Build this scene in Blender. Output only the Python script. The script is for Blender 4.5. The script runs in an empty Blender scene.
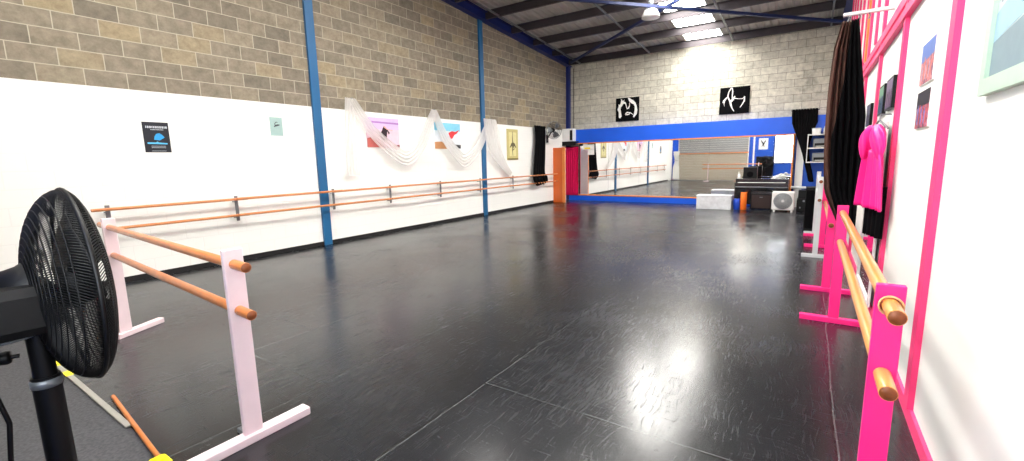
import bpy, math, random
from mathutils import Vector, Matrix
random.seed(7)
PI = math.pi
sc = bpy.context.scene
COL = sc.collection

# ---------------------------------------------------------------- materials
def new_mat(name):
    m = bpy.data.materials.new(name); m.use_nodes = True
    nt = m.node_tree
    return m, nt, nt.nodes['Principled BSDF']

def srgb(r, g, b):
    f = lambda c: (c/255/12.92) if c/255 <= 0.04045 else ((c/255+0.055)/1.055)**2.4
    return (f(r), f(g), f(b), 1)

def mat(name, rgb, rough=0.6, metal=0.0, spec=0.5, vary=0.12, scale=12.0, bump=0.0, coat=0.0, bscale=None, stretch=None):
    m, nt, p = new_mat(name)
    N, L = nt.nodes, nt.links
    c = srgb(*rgb)
    p.inputs['Roughness'].default_value = rough
    p.inputs['Metallic'].default_value = metal
    p.inputs['Specular IOR Level'].default_value = spec
    p.inputs['Coat Weight'].default_value = coat
    tc = N.new('ShaderNodeTexCoord'); mp = N.new('ShaderNodeMapping')
    L.new(tc.outputs['Object'], mp.inputs['Vector'])
    if stretch: mp.inputs['Scale'].default_value = stretch
    nz = N.new('ShaderNodeTexNoise'); nz.inputs['Scale'].default_value = scale; nz.inputs['Detail'].default_value = 4
    L.new(mp.outputs['Vector'], nz.inputs['Vector'])
    mx = N.new('ShaderNodeMix'); mx.data_type = 'RGBA'
    mx.inputs['A'].default_value = tuple(max(0, v*(1-vary)) for v in c[:3])+(1,)
    mx.inputs['B'].default_value = tuple(min(1, v*(1+vary)) for v in c[:3])+(1,)
    L.new(nz.outputs['Fac'], mx.inputs['Factor'])
    L.new(mx.outputs['Result'], p.inputs['Base Color'])
    if bump:
        b = N.new('ShaderNodeBump'); b.inputs['Strength'].default_value = bump; b.inputs['Distance'].default_value = 0.01
        n2 = N.new('ShaderNodeTexNoise'); n2.inputs['Scale'].default_value = bscale or scale*4; n2.inputs['Detail'].default_value = 6
        L.new(mp.outputs['Vector'], n2.inputs['Vector']); L.new(n2.outputs['Fac'], b.inputs['Height'])
        L.new(b.outputs['Normal'], p.inputs['Normal'])
    return m

def emis(name, rgb, s):
    m, nt, p = new_mat(name)
    p.inputs['Base Color'].default_value = (0.8, 0.8, 0.8, 1)
    p.inputs['Emission Color'].default_value = rgb+(1,)
    p.inputs['Emission Strength'].default_value = s
    nz = nt.nodes.new('ShaderNodeTexNoise'); nz.inputs['Scale'].default_value = 3
    r = nt.nodes.new('ShaderNodeMapRange'); r.inputs['To Min'].default_value = s*0.9; r.inputs['To Max'].default_value = s*1.1
    nt.links.new(nz.outputs['Fac'], r.inputs['Value']); nt.links.new(r.outputs['Result'], p.inputs['Emission Strength'])
    return m

def block_mat(name, axis, palette, mortar, paint=None, paint_z=2.7, mortar_size=0.006, offs=(0, 0), bw=0.45, stain=None):
    """block masonry: axis 'Y' for a wall in the YZ plane, 'X' for one in XZ. Painted below paint_z."""
    m, nt, p = new_mat(name); N, L = nt.nodes, nt.links
    g = N.new('ShaderNodeNewGeometry'); sx = N.new('ShaderNodeSeparateXYZ'); cx = N.new('ShaderNodeCombineXYZ')
    L.new(g.outputs['Position'], sx.inputs[0])
    L.new(sx.outputs[axis], cx.inputs['X']); L.new(sx.outputs['Z'], cx.inputs['Y'])
    mp = N.new('ShaderNodeMapping'); mp.inputs['Location'].default_value = (offs[0], offs[1], 0)
    L.new(cx.outputs[0], mp.inputs['Vector'])
    wob = N.new('ShaderNodeTexNoise'); wob.inputs['Scale'].default_value = 5
    L.new(mp.outputs[0], wob.inputs['Vector'])
    va = N.new('ShaderNodeVectorMath'); va.operation = 'SCALE'; va.inputs['Scale'].default_value = 0.008
    L.new(wob.outputs['Color'], va.inputs[0])
    vb = N.new('ShaderNodeVectorMath'); vb.operation = 'ADD'
    L.new(mp.outputs[0], vb.inputs[0]); L.new(va.outputs[0], vb.inputs[1])
    br = N.new('ShaderNodeTexBrick')
    br.inputs['Scale'].default_value = 1; br.inputs['Mortar Size'].default_value = mortar_size
    br.inputs['Mortar Smooth'].default_value = 0.2; br.inputs['Bias'].default_value = 0
    br.inputs['Brick Width'].default_value = bw; br.inputs['Row Height'].default_value = 0.22
    br.offset = 0.5; br.inputs['Color1'].default_value = (0, 0, 0, 1); br.inputs['Color2'].default_value = (1, 1, 1, 1)
    br.inputs['Mortar'].default_value = (0.5, 0.5, 0.5, 1)
    L.new(vb.outputs[0], br.inputs['Vector'])
    cr = N.new('ShaderNodeValToRGB'); els = cr.color_ramp.elements
    els[0].color = srgb(*palette[0]); els[1].color = srgb(*palette[-1])
    for i, c in enumerate(palette[1:-1]):
        e = els.new((i+1)/(len(palette)-1)); e.color = srgb(*c)
    L.new(br.outputs['Color'], cr.inputs['Fac'])
    nz = N.new('ShaderNodeTexNoise'); nz.inputs['Scale'].default_value = 7; nz.inputs['Detail'].default_value = 9; nz.inputs['Roughness'].default_value = 0.75
    L.new(mp.outputs[0], nz.inputs['Vector'])
    r = N.new('ShaderNodeMapRange'); r.inputs['From Min'].default_value = 0.3; r.inputs['From Max'].default_value = 0.7
    r.inputs['To Min'].default_value = 0.68; r.inputs['To Max'].default_value = 1.3
    L.new(nz.outputs['Fac'], r.inputs['Value'])
    sc_ = N.new('ShaderNodeVectorMath'); sc_.operation = 'SCALE'
    L.new(cr.outputs['Color'], sc_.inputs[0]); L.new(r.outputs[0], sc_.inputs['Scale'])
    mx = N.new('ShaderNodeMix'); mx.data_type = 'RGBA'; mx.inputs['B'].default_value = srgb(*mortar)
    L.new(br.outputs['Fac'], mx.inputs['Factor']); L.new(sc_.outputs[0], mx.inputs['A'])
    out = mx.outputs['Result']
    bump = N.new('ShaderNodeBump'); bump.inputs['Strength'].default_value = 0.35; bump.inputs['Distance'].default_value = 0.006
    inv = N.new('ShaderNodeMath'); inv.operation = 'SUBTRACT'; inv.inputs[0].default_value = 1
    L.new(br.outputs['Fac'], inv.inputs[1]); L.new(inv.outputs[0], bump.inputs['Height'])
    L.new(bump.outputs[0], p.inputs['Normal'])
    if stain:
        dv = N.new('ShaderNodeVectorMath'); dv.operation = 'SUBTRACT'; dv.inputs[1].default_value = (stain[0]+offs[0], stain[1]+offs[1], 0)
        L.new(vb.outputs[0], dv.inputs[0])
        dn = N.new('ShaderNodeTexNoise'); dn.inputs['Scale'].default_value = 3.5; dn.inputs['Detail'].default_value = 5; L.new(mp.outputs[0], dn.inputs['Vector'])
        ln = N.new('ShaderNodeVectorMath'); ln.operation = 'LENGTH'; L.new(dv.outputs[0], ln.inputs[0])
        am = N.new('ShaderNodeMath'); am.operation = 'MULTIPLY_ADD'; am.inputs[1].default_value = 1.3; L.new(dn.outputs['Fac'], am.inputs[0]); L.new(ln.outputs['Value'], am.inputs[2])
        sr_ = N.new('ShaderNodeMapRange'); sr_.inputs['From Min'].default_value = .72; sr_.inputs['From Max'].default_value = 1.0
        sr_.inputs['To Min'].default_value = .72; sr_.inputs['To Max'].default_value = 1.0; L.new(am.outputs[0], sr_.inputs['Value'])
        so = N.new('ShaderNodeVectorMath'); so.operation = 'SCALE'; L.new(out, so.inputs[0]); L.new(sr_.outputs[0], so.inputs['Scale']); out = so.outputs[0]
    if paint:
        gt = N.new('ShaderNodeMath'); gt.operation = 'GREATER_THAN'; gt.inputs[1].default_value = paint_z
        L.new(sx.outputs['Z'], gt.inputs[0])
        pm = N.new('ShaderNodeMix'); pm.data_type = 'RGBA'
        pm.inputs['A'].default_value = srgb(*paint); pm.inputs['B'].default_value = tuple(v*0.955 for v in srgb(*paint)[:3])+(1,)
        L.new(br.outputs['Fac'], pm.inputs['Factor'])
        m2 = N.new('ShaderNodeMix'); m2.data_type = 'RGBA'
        L.new(gt.outputs[0], m2.inputs['Factor']); L.new(pm.outputs['Result'], m2.inputs['A']); L.new(out, m2.inputs['B'])
        out = m2.outputs['Result']
    L.new(out, p.inputs['Base Color'])
    p.inputs['Roughness'].default_value = 0.85; p.inputs['Specular IOR Level'].default_value = 0.25
    return m

def line_mask(nt, val, centre, half, lo=None, hi=None, other=None):
    """1 on |val-centre|<half, optionally only where other is in lo..hi"""
    N, L = nt.nodes, nt.links
    c = N.new('ShaderNodeMath'); c.operation = 'COMPARE'; c.inputs[1].default_value = centre; c.inputs[2].default_value = half
    L.new(val, c.inputs[0]); o = c.outputs[0]
    if other is not None:
        for op, v in (('GREATER_THAN', lo), ('LESS_THAN', hi)):
            g = N.new('ShaderNodeMath'); g.operation = op; g.inputs[1].default_value = v; L.new(other, g.inputs[0])
            mm = N.new('ShaderNodeMath'); mm.operation = 'MULTIPLY'; L.new(o, mm.inputs[0]); L.new(g.outputs[0], mm.inputs[1]); o = mm.outputs[0]
    return o

def vinyl_mat():
    m, nt, p = new_mat('dance_vinyl'); N, L = nt.nodes, nt.links
    g = N.new('ShaderNodeNewGeometry'); s = N.new('ShaderNodeSeparateXYZ')
    wn = N.new('ShaderNodeTexNoise'); wn.inputs['Scale'].default_value = 0.8; L.new(g.outputs['Position'], wn.inputs['Vector'])
    vs = N.new('ShaderNodeVectorMath'); vs.operation = 'SCALE'; vs.inputs['Scale'].default_value = 0.09
    L.new(wn.outputs['Color'], vs.inputs[0])
    vb = N.new('ShaderNodeVectorMath'); vb.operation = 'ADD'; L.new(g.outputs['Position'], vb.inputs[0]); L.new(vs.outputs[0], vb.inputs[1])
    L.new(vb.outputs[0], s.inputs[0])
    X, Y = s.outputs['X'], s.outputs['Y']
    o = 0.045
    dark, light = [], []
    for xc in (-1.88, 0.21, -3.98, -6.3, -2.9):
        dark.append(line_mask(nt, X, xc+o, 0.007)); light.append(line_mask(nt, X, xc+o+0.011, 0.005))
    for yc, lo, hi in ((2.4, -1.88, 0.21), (7.6, -1.88, 0.21), (3.85, -6.3, -2.9), (5.2, -1.88, .21), (9.5, -8, -3.98), (1.75, -3.98, -2.9), (2.38, -6.3, -3.98), (11.2, -3.9, -1.88)):
        dark.append(line_mask(nt, Y, yc+o, 0.008, lo+o, hi+o, X)); light.append(line_mask(nt, Y, yc+o+0.012, 0.004, lo+o, hi+o, X))
    def tot(ls):
        a = ls[0]
        for b in ls[1:]:
            q = N.new('ShaderNodeMath'); q.operation = 'MAXIMUM'; L.new(a, q.inputs[0]); L.new(b, q.inputs[1]); a = q.outputs[0]
        return a
    D, LI = tot(dark), tot(light)
    # scuffs: long thin scratches
    w2 = N.new('ShaderNodeTexNoise'); w2.inputs['Scale'].default_value = 1.7; w2.inputs['Detail'].default_value = 2; L.new(g.outputs['Position'], w2.inputs['Vector'])
    w3 = N.new('ShaderNodeVectorMath'); w3.operation = 'SCALE'; w3.inputs['Scale'].default_value = 0.22; L.new(w2.outputs['Color'], w3.inputs[0])
    wv2 = N.new('ShaderNodeVectorMath'); wv2.operation = 'ADD'; L.new(g.outputs['Position'], wv2.inputs[0]); L.new(w3.outputs[0], wv2.inputs[1])
    def scratch(rot, sc_, lo, hi):
        mp = N.new('ShaderNodeMapping'); mp.inputs['Rotation'].default_value = (0, 0, rot); mp.inputs['Scale'].default_value = sc_
        L.new(wv2.outputs[0], mp.inputs['Vector'])
        n = N.new('ShaderNodeTexNoise'); n.inputs['Scale'].default_value = 1; n.inputs['Detail'].default_value = 6; n.inputs['Roughness'].default_value = .65
        L.new(mp.outputs[0], n.inputs['Vector'])
        r = N.new('ShaderNodeMapRange'); r.inputs['From Min'].default_value = lo; r.inputs['From Max'].default_value = hi
        L.new(n.outputs['Fac'], r.inputs['Value']); return r.outputs[0]
    s1 = scratch(0.5, (5, 90, 1), .57, .74); s2 = scratch(-0.75, (80, 4, 1), .57, .74); s3 = scratch(1.3, (60, 5, 1), .45, .7)
    sa = N.new('ShaderNodeMath'); sa.operation = 'MAXIMUM'; L.new(s1, sa.inputs[0]); L.new(s2, sa.inputs[1])
    blot = N.new('ShaderNodeTexNoise'); blot.inputs['Scale'].default_value = 0.9; blot.inputs['Detail'].default_value = 8; L.new(g.outputs['Position'], blot.inputs['Vector'])
    base = N.new('ShaderNodeMix'); base.data_type = 'RGBA'
    base.inputs['A'].default_value = (0.005, 0.005, 0.006, 1); base.inputs['B'].default_value = (0.018, 0.020, 0.024, 1)
    L.new(blot.outputs['Fac'], base.inputs['Factor'])
    m1 = N.new('ShaderNodeMix'); m1.data_type = 'RGBA'; m1.inputs['B'].default_value = (0.055, 0.058, 0.064, 1)
    k = N.new('ShaderNodeMath'); k.operation = 'MULTIPLY'; k.inputs[1].default_value = 0.2; L.new(sa.outputs[0], k.inputs[0])
    L.new(k.outputs[0], m1.inputs['Factor']); L.new(base.outputs['Result'], m1.inputs['A'])
    m2 = N.new('ShaderNodeMix'); m2.data_type = 'RGBA'; m2.inputs['B'].default_value = (0.075, 0.08, 0.083, 1)
    L.new(LI, m2.inputs['Factor']); L.new(m1.outputs['Result'], m2.inputs['A'])
    m3 = N.new('ShaderNodeMix'); m3.data_type = 'RGBA'; m3.inputs['B'].default_value = (0.004, 0.004, 0.004, 1)
    L.new(D, m3.inputs['Factor']); L.new(m2.outputs['Result'], m3.inputs['A'])
    L.new(m3.outputs['Result'], p.inputs['Base Color'])
    r = N.new('ShaderNodeMapRange'); r.inputs['From Min'].default_value = .3; r.inputs['From Max'].default_value = .7
    r.inputs['To Min'].default_value = 0.17; r.inputs['To Max'].default_value = 0.27
    L.new(blot.outputs['Fac'], r.inputs['Value'])
    ad = N.new('ShaderNodeMath'); ad.operation = 'MULTIPLY_ADD'; ad.inputs[1].default_value = 0.10
    L.new(sa.outputs[0], ad.inputs[0]); L.new(r.outputs[0], ad.inputs[2])
    a2 = N.new('ShaderNodeMath'); a2.operation = 'MULTIPLY_ADD'; a2.inputs[1].default_value = 0.08
    L.new(s3, a2.inputs[0]); L.new(ad.outputs[0], a2.inputs[2]); L.new(a2.outputs[0], p.inputs['Roughness'])
    b = N.new('ShaderNodeBump'); b.inputs['Strength'].default_value = 0.05; b.inputs['Distance'].default_value = 0.01
    n3 = N.new('ShaderNodeTexNoise'); n3.inputs['Scale'].default_value = 2.2; n3.inputs['Detail'].default_value = 3; L.new(g.outputs['Position'], n3.inputs['Vector'])
    L.new(n3.outputs['Fac'], b.inputs['Height']); L.new(b.outputs[0], p.inputs['Normal'])
    p.inputs['Specular IOR Level'].default_value = 0.5
    return m

M = {}
M['vinyl'] = vinyl_mat()
M['carpet'] = mat('charcoal_carpet', (84, 84, 87), .95, spec=.1, vary=.55, scale=60, bump=.6, bscale=400)
M['left'] = block_mat('left_block_wall', 'Y', [(120, 112, 100), (129, 120, 106), (135, 126, 111), (141, 131, 114), (152, 138, 112)], (180, 172, 154), (240, 240, 236), offs=(0.252, .16), mortar_size=.006)
M['back'] = block_mat('back_block_wall', 'X', [(182, 178, 165), (194, 190, 176), (200, 196, 182), (206, 202, 187)], (128, 124, 114), None, offs=(0.13, .16), mortar_size=.006, stain=(-.2, 3.7))
M['white_wall'] = mat('white_wall_paint', (240, 240, 236), .6, spec=.2, vary=.02, scale=2)
M['blue'] = mat('blue_gloss_paint', (4, 88, 220), .38, vary=.1, scale=2.5)
M['blue_wall'] = mat('blue_wall_paint', (10, 80, 190), .5, vary=.1, scale=2)
M['post'] = mat('steel_post_blue', (22, 92, 140), .45, vary=.1, scale=3)
M['beam'] = mat('steel_beam_blue', (14, 34, 104), .5, vary=.15, scale=3)
M['brace'] = mat('steel_brace_blue', (10, 30, 82), .5, vary=.15, scale=3)
M['purlin'] = mat('galvanised_purlin', (66, 60, 64), .55, metal=.25, vary=.2, scale=6)
M['sheet'] = mat('galvanised_roof_sheet', (186, 183, 176), .45, metal=.25, vary=.2, scale=4)
M['pink'] = mat('hot_pink_paint', (246, 34, 130), .45, vary=.06, scale=5)
M['pink2'] = mat('rose_pink_stud_paint', (245, 58, 122), .5, vary=.05, scale=5)
M['palepink'] = mat('pale_pink_paint', (232, 212, 216), .55, vary=.08, scale=9, bump=.1)
M['wood'] = mat('oiled_rail_wood', (196, 112, 44), .35, vary=.35, scale=9, stretch=(1, 1, 1), coat=.3)
M['wood_r'] = mat('honey_rail_wood', (222, 150, 72), .3, vary=.35, scale=5, stretch=(8, .5, 8), coat=.4)
M['wood_l'] = mat('wall_rail_wood', (205, 130, 78), .4, vary=.2, scale=5)
M['endgrain'] = mat('end_grain', (120, 62, 24), .5, vary=.4, scale=80)
M['orange'] = mat('orange_varnished_ply', (206, 92, 18), .35, vary=.3, scale=3, stretch=(1, 1, .25), coat=.3)
M['orange_trim'] = mat('orange_timber_trim', (222, 132, 62), .4, vary=.2, scale=4)
M['black'] = mat('black_plastic', (10, 10, 11), .45, spec=.25, vary=.2)
M['blackwire'] = mat('black_wire', (6, 6, 7), .45, spec=.25, vary=.2)
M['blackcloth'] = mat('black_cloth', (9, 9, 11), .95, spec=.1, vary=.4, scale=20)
M['browncloth'] = mat('dark_brown_curtain_cloth', (84, 60, 52), .9, spec=.1, vary=.25, scale=10)
M['magenta'] = mat('magenta_curtain_cloth', (205, 14, 82), .8, spec=.2, vary=.2, scale=8)
M['satin'] = mat('pink_satin', (255, 30, 140), .35, vary=.12, scale=6)
M['white'] = mat('white_plastic', (232, 232, 230), .4, vary=.03)
M['offwhite'] = mat('white_paper', (238, 238, 234), .7, vary=.02)
M['grey'] = mat('grey_steel', (120, 124, 128), .4, metal=.5, vary=.1)
M['greypaint'] = mat('grey_white_paint', (196, 200, 202), .5, vary=.06)
M['marble'] = mat('mottled_silver_board', (214, 216, 220), .5, vary=.35, scale=7)
M['piano'] = mat('dark_rosewood_finish', (34, 20, 20), .25, vary=.3, scale=4, coat=.4)
M['bluep'] = mat('blue_foam', (20, 70, 190), .5)
M['orangep'] = mat('orange_foam', (244, 116, 20), .5)
M['yellow'] = mat('yellow_plastic', (250, 226, 10), .45, vary=.05)
M['beige'] = mat('beige_roller_door', (176, 168, 152), .6, vary=.08, scale=2)
M['door_grey'] = mat('grey_door_slats', (150, 152, 152), .5, vary=.06, scale=2)
M['green_frame'] = mat('pale_green_frame', (184, 206, 186), .45, vary=.05)
M['alu'] = mat('aluminium_strip', (170, 168, 160), .4, metal=.5, vary=.15)
M['skirt'] = mat('black_skirting', (14, 14, 15), .6)
m, nt, p = new_mat('mirror_glass')
p.inputs['Base Color'].default_value = (.94, .95, .95, 1); p.inputs['Metallic'].default_value = 1; p.inputs['Roughness'].default_value = 0.015
nz = nt.nodes.new('ShaderNodeTexNoise'); nz.inputs['Scale'].default_value = 1.5
r_ = nt.nodes.new('ShaderNodeMapRange'); r_.inputs['To Min'].default_value = .005; r_.inputs['To Max'].default_value = .03
nt.links.new(nz.outputs['Fac'], r_.inputs['Value']); nt.links.new(r_.outputs[0], p.inputs['Roughness'])
M['mirror'] = m
# sheer white cloth
m, nt, p = new_mat('white_sheer_cloth')
p.inputs['Base Color'].default_value = (.95, .93, .92, 1); p.inputs['Roughness'].default_value = .9
tr = nt.nodes.new('ShaderNodeBsdfTranslucent'); tr.inputs['Color'].default_value = (.9, .88, .87, 1)
tp = nt.nodes.new('ShaderNodeBsdfTransparent'); ms = nt.nodes.new('ShaderNodeMixShader'); m2 = nt.nodes.new('ShaderNodeMixShader')
wv = nt.nodes.new('ShaderNodeTexNoise'); wv.inputs['Scale'].default_value = 8
mr = nt.nodes.new('ShaderNodeMapRange'); mr.inputs['To Min'].default_value = .25; mr.inputs['To Max'].default_value = .5
nt.links.new(wv.outputs['Fac'], mr.inputs['Value'])
ms.inputs[0].default_value = .4
nt.links.new(p.outputs[0], ms.inputs[1]); nt.links.new(tr.outputs[0], ms.inputs[2])
nt.links.new(mr.outputs[0], m2.inputs[0]); nt.links.new(ms.outputs[0], m2.inputs[1]); nt.links.new(tp.outputs[0], m2.inputs[2])
nt.links.new(m2.outputs[0], nt.nodes['Material Output'].inputs[0])
M['sheer'] = m
M['skylight'] = emis('translucent_roof_sheet', (1.0, .98, .92), 26)
M['window'] = emis('daylit_window_glass', (.86, .93, 1.0), 11)
M['gable'] = emis('translucent_gable_panel', (1.0, .95, .82), 18)
M['lamp'] = emis('lamp_glow', (1, .97, .9), 10)

# ---------------------------------------------------------------- mesh builder
class MB:
    def __init__(s): s.v = []; s.f = []; s.sm = []
    def add(s, vs, fs, smooth=False):
        o = len(s.v); s.v += [tuple(v) for v in vs]; s.f += [tuple(i+o for i in f) for f in fs]; s.sm += [smooth]*len(fs); return s
    def box(s, a, b, bev=0.0, mtx=None):
        x0, y0, z0 = [min(a[i], b[i]) for i in range(3)]; x1, y1, z1 = [max(a[i], b[i]) for i in range(3)]
        c = min(bev, (x1-x0)/2.01, (y1-y0)/2.01, (z1-z0)/2.01)
        if c <= 0:
            vs = [(x0,y0,z0),(x1,y0,z0),(x1,y1,z0),(x0,y1,z0),(x0,y0,z1),(x1,y0,z1),(x1,y1,z1),(x0,y1,z1)]
            fs = [(3,2,1,0),(4,5,6,7),(0,1,5,4),(1,2,6,5),(2,3,7,6),(3,0,4,7)]
        else:
            def ring(z, i):
                X0, X1, Y0, Y1 = x0+i, x1-i, y0+i, y1-i
                return [(X0+c-i*0,Y0,z),(X1-c,Y0,z),(X1,Y0+c,z),(X1,Y1-c,z),(X1-c,Y1,z),(X0+c,Y1,z),(X0,Y1-c,z),(X0,Y0+c,z)]
            vs = ring(z0, c*.7)+ring(z0+c, 0)+ring(z1-c, 0)+ring(z1, c*.7)
            fs = [tuple(range(7, -1, -1)), tuple(range(24, 32))]
            for k in range(3):
                for i in range(8):
                    j = (i+1) % 8; fs.append((k*8+i, k*8+j, k*8+8+j, k*8+8+i))
        if mtx: vs = [mtx @ Vector(v) for v in vs]
        return s.add(vs, fs)
    def tube(s, pts, r, n=8, caps=True, smooth=True, closed=False):
        pts = [Vector(q) for q in pts]; k = len(pts)
        rs = r if isinstance(r, (list, tuple)) else [r]*k
        ref = None; vs = []
        for i, q in enumerate(pts):
            if closed: t = pts[(i+1) % k]-pts[i-1]
            else: t = pts[min(i+1, k-1)]-pts[max(i-1, 0)]
            t = t.normalized() if t.length > 0 else Vector((0, 0, 1))
            if ref is None:
                a = Vector((0, 0, 1)) if abs(t.z) < .9 else Vector((1, 0, 0)); ref = (a-t*a.dot(t)).normalized()
            else:
                ref = (ref-t*ref.dot(t)); ref = ref.normalized() if ref.length > 1e-6 else t.orthogonal().normalized()
            b = t.cross(ref)
            for j in range(n):
                w = 2*PI*j/n; vs.append(q+(ref*math.cos(w)+b*math.sin(w))*rs[i])
        fs = []
        for i in range(k if closed else k-1):
            i2 = (i+1) % k
            for j in range(n):
                j2 = (j+1) % n; fs.append((i*n+j, i*n+j2, i2*n+j2, i2*n+j))
        s.add(vs, fs, smooth)
        if caps and not closed:
            s.add(vs[:n], [tuple(range(n-1, -1, -1))]); s.add(vs[-n:], [tuple(range(n))])
        return s
    def lathe(s, prof, c=(0, 0, 0), n=24, axis=None, smooth=True):
        """prof list of (r, h) along +Z (or along axis)"""
        ax = Vector(axis).normalized() if axis else Vector((0, 0, 1))
        u = ax.orthogonal().normalized(); w = ax.cross(u); c = Vector(c); vs = []; fs = []
        for r, h in prof:
            for j in range(n):
                a = 2*PI*j/n; vs.append(c+ax*h+(u*math.cos(a)+w*math.sin(a))*r)
        for i in range(len(prof)-1):
            for j in range(n):
                j2 = (j+1) % n; fs.append((i*n+j, i*n+j2, (i+1)*n+j2, (i+1)*n+j))
        if prof[0][0] > 1e-4: fs.append(tuple(range(n-1, -1, -1)))
        if prof[-1][0] > 1e-4: fs.append(tuple(range((len(prof)-1)*n, len(prof)*n)))
        return s.add(vs, fs, smooth)
    def grid(s, fn, nu, nv, smooth=True):
        vs = [fn(i/nu, j/nv) for j in range(nv+1) for i in range(nu+1)]
        fs = [(j*(nu+1)+i, j*(nu+1)+i+1, (j+1)*(nu+1)+i+1, (j+1)*(nu+1)+i) for j in range(nv) for i in range(nu)]
        return s.add(vs, fs, smooth)
    def prism(s, poly, fn0, fn1):
        """polygon (2-D list) extruded between two mappings to 3-D"""
        n = len(poly); vs = [fn0(*q) for q in poly]+[fn1(*q) for q in poly]
        fs = [tuple(range(n)), tuple(range(2*n-1, n-1, -1))]+[(i, (i+1) % n, n+(i+1) % n, n+i) for i in range(n)]
        return s.add(vs, fs)
    def build(s, name, m, parent=None, loc=None, thick=0):
        me = bpy.data.meshes.new(name)
        off = Vector(loc) if loc is not None else Vector((0, 0, 0))
        me.from_pydata([Vector(v)-off for v in s.v], [], s.f)
        me.polygons.foreach_set('use_smooth', s.sm); me.update()
        o = bpy.data.objects.new(name, me); COL.objects.link(o); o.location = off
        if m: me.materials.append(M[m] if isinstance(m, str) else m)
        if thick:
            md = o.modifiers.new('thick', 'SOLIDIFY'); md.thickness = thick; md.offset = 0
        if parent: o.parent = parent
        return o

def tag(o, label=None, cat=None, group=None, kind=None):
    if label: o['label'] = label
    if cat: o['category'] = cat
    if group: o['group'] = group
    if kind: o['kind'] = kind
    return o
def thing(name, label, cat, loc=(0, 0, 0), rz=0, group=None):
    o = bpy.data.objects.new(name, None); COL.objects.link(o); o.location = loc; o.rotation_euler = (0, 0, rz); o.empty_display_size = .1
    return tag(o, label, cat, group)
def struct(name, mb, m): return tag(mb.build(name, m), kind='structure')
def copy_tree(o, parent=None):
    c = o.copy(); COL.objects.link(c)
    if parent: c.parent = parent
    for ch in list(o.children): copy_tree(ch, c)
    return c

# ---------------------------------------------------------------- the shell
XL, XR, YB, YR = -8.05, 0.60, 16.15, -0.30
def zr(y): return 6.33-0.0786*y            # underside line of the rafters
ZS = 0.27                                  # roof sheet above that line
struct('floor', MB().box((XL-.1, YR-.1, -.1), (XR+.1, .8, -.004)), 'carpet')
struct('trim_1', MB().box((XL, .8, -.1), (XR, YB, 0.0)), 'vinyl')
def sidewall(x0, x1, name, m):
    mb = MB(); q = []
    for x in (x0, x1):
        q += [(x, YR, -.1), (x, YB, -.1), (x, YB, zr(YB)+ZS), (x, YR, zr(YR)+ZS)]
    mb.add(q, [(0, 1, 2, 3), (7, 6, 5, 4), (0, 4, 5, 1), (1, 5, 6, 2), (2, 6, 7, 3), (3, 7, 4, 0)])
    return struct(name, mb, m)
sidewall(XL-.19, XL, 'wall_left', 'left')
sidewall(XR, XR+.12, 'wall_right', 'white_wall')
struct('wall_back', MB().box((XL-.19, YB, -.1), (XR+.12, YB+.19, zr(YB)+ZS)), 'back')
rear = MB().box((XL-.19, YR-.19, -.1), (XR+.12, YR, zr(YR)+ZS))
struct('wall_rear', rear, 'white_wall')

# corrugated roof (ribs run with the slope), translucent strip between
def sheet(x0, x1, y0=YR-.1, y1=YB+.1, lift=0):
    mb = MB(); p = .19; xs = []
    k0 = math.floor(x0/p)
    prof = [(0, 0), (.055, .0), (.075, .035), (.115, .035), (.135, 0), (.19, 0)]
    k = k0
    while k*p < x1:
        for a, b in prof[:-1]:
            xx = k*p+a
            if x0 <= xx <= x1: xs.append((xx, b))
        k += 1
    vs = []; n = len(xs)
    for y in (y0, y1):
        for xx, b in xs: vs.append((xx, y, zr(y)+ZS+b+lift))
    for y in (y0, y1):
        for xx, b in xs: vs.append((xx, y, zr(y)+ZS+b+.012+lift))
    fs = [(i, n+i, n+i+1, i+1) for i in range(n-1)]+[(2*n+i, 2*n+i+1, 3*n+i+1, 3*n+i) for i in range(n-1)]
    mb.add(vs, fs); return mb
SKX0, SKX1 = -3.7, -2.6
mbs = sheet(XL-.2, SKX0+.05); mb2 = sheet(SKX1-.05, XR+.2); mbs.add(mb2.v, mb2.f)
struct('ceiling', mbs, 'sheet')
tag(sheet(SKX0, SKX1, 10.6, YB+.1, lift=.014).build('window_1', 'skylight'), kind='structure')
tag(sheet(SKX0, SKX1, YR-.1, 8.4, lift=.014).build('window_3', 'skylight'), kind='structure')
m_gap = sheet(SKX0, SKX1, 8.38, 10.62, lift=.014); struct('trim_0', m_gap, 'sheet')

n_trim = [1]
def trim(mb, m):
    n_trim[0] += 1
    return struct('trim_%d' % n_trim[0], mb, m)

# rafters (I-beams) along both side walls
def slopebox(x0, x1, dz0, dz1, mb, y0=YR, y1=YB):
    q = []
    for y in (y0, y1):
        q += [(x0, y, zr(y)+dz0), (x1, y, zr(y)+dz0), (x1, y, zr(y)+dz1), (x0, y, zr(y)+dz1)]
    mb.add(q, [(3, 2, 1, 0), (4, 5, 6, 7), (0, 1, 5, 4), (1, 2, 6, 5), (2, 3, 7, 6), (3, 0, 4, 7)])
for xa, xb in ((XL, XL+.2), (XR-.16, XR)):
    mb = MB(); slopebox(xa, xb, 0, .018, mb); slopebox((xa+xb)/2-.01, (xa+xb)/2+.01, .018, .23, mb); slopebox(xa, xb, .23, .248, mb)
    trim(mb, 'beam')
# purlins: C sections
yp = 16.0
while yp > -.2:
    mb = MB(); z = zr(yp)+.04
    mb.box((XL, yp-.006, z), (XR, yp+.006, z+.22)); mb.box((XL, yp-.07, z), (XR, yp, z+.008)); mb.box((XL, yp-.07, z+.212), (XR, yp, z+.22))
    trim(mb, 'purlin'); yp -= 1.31
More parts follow.
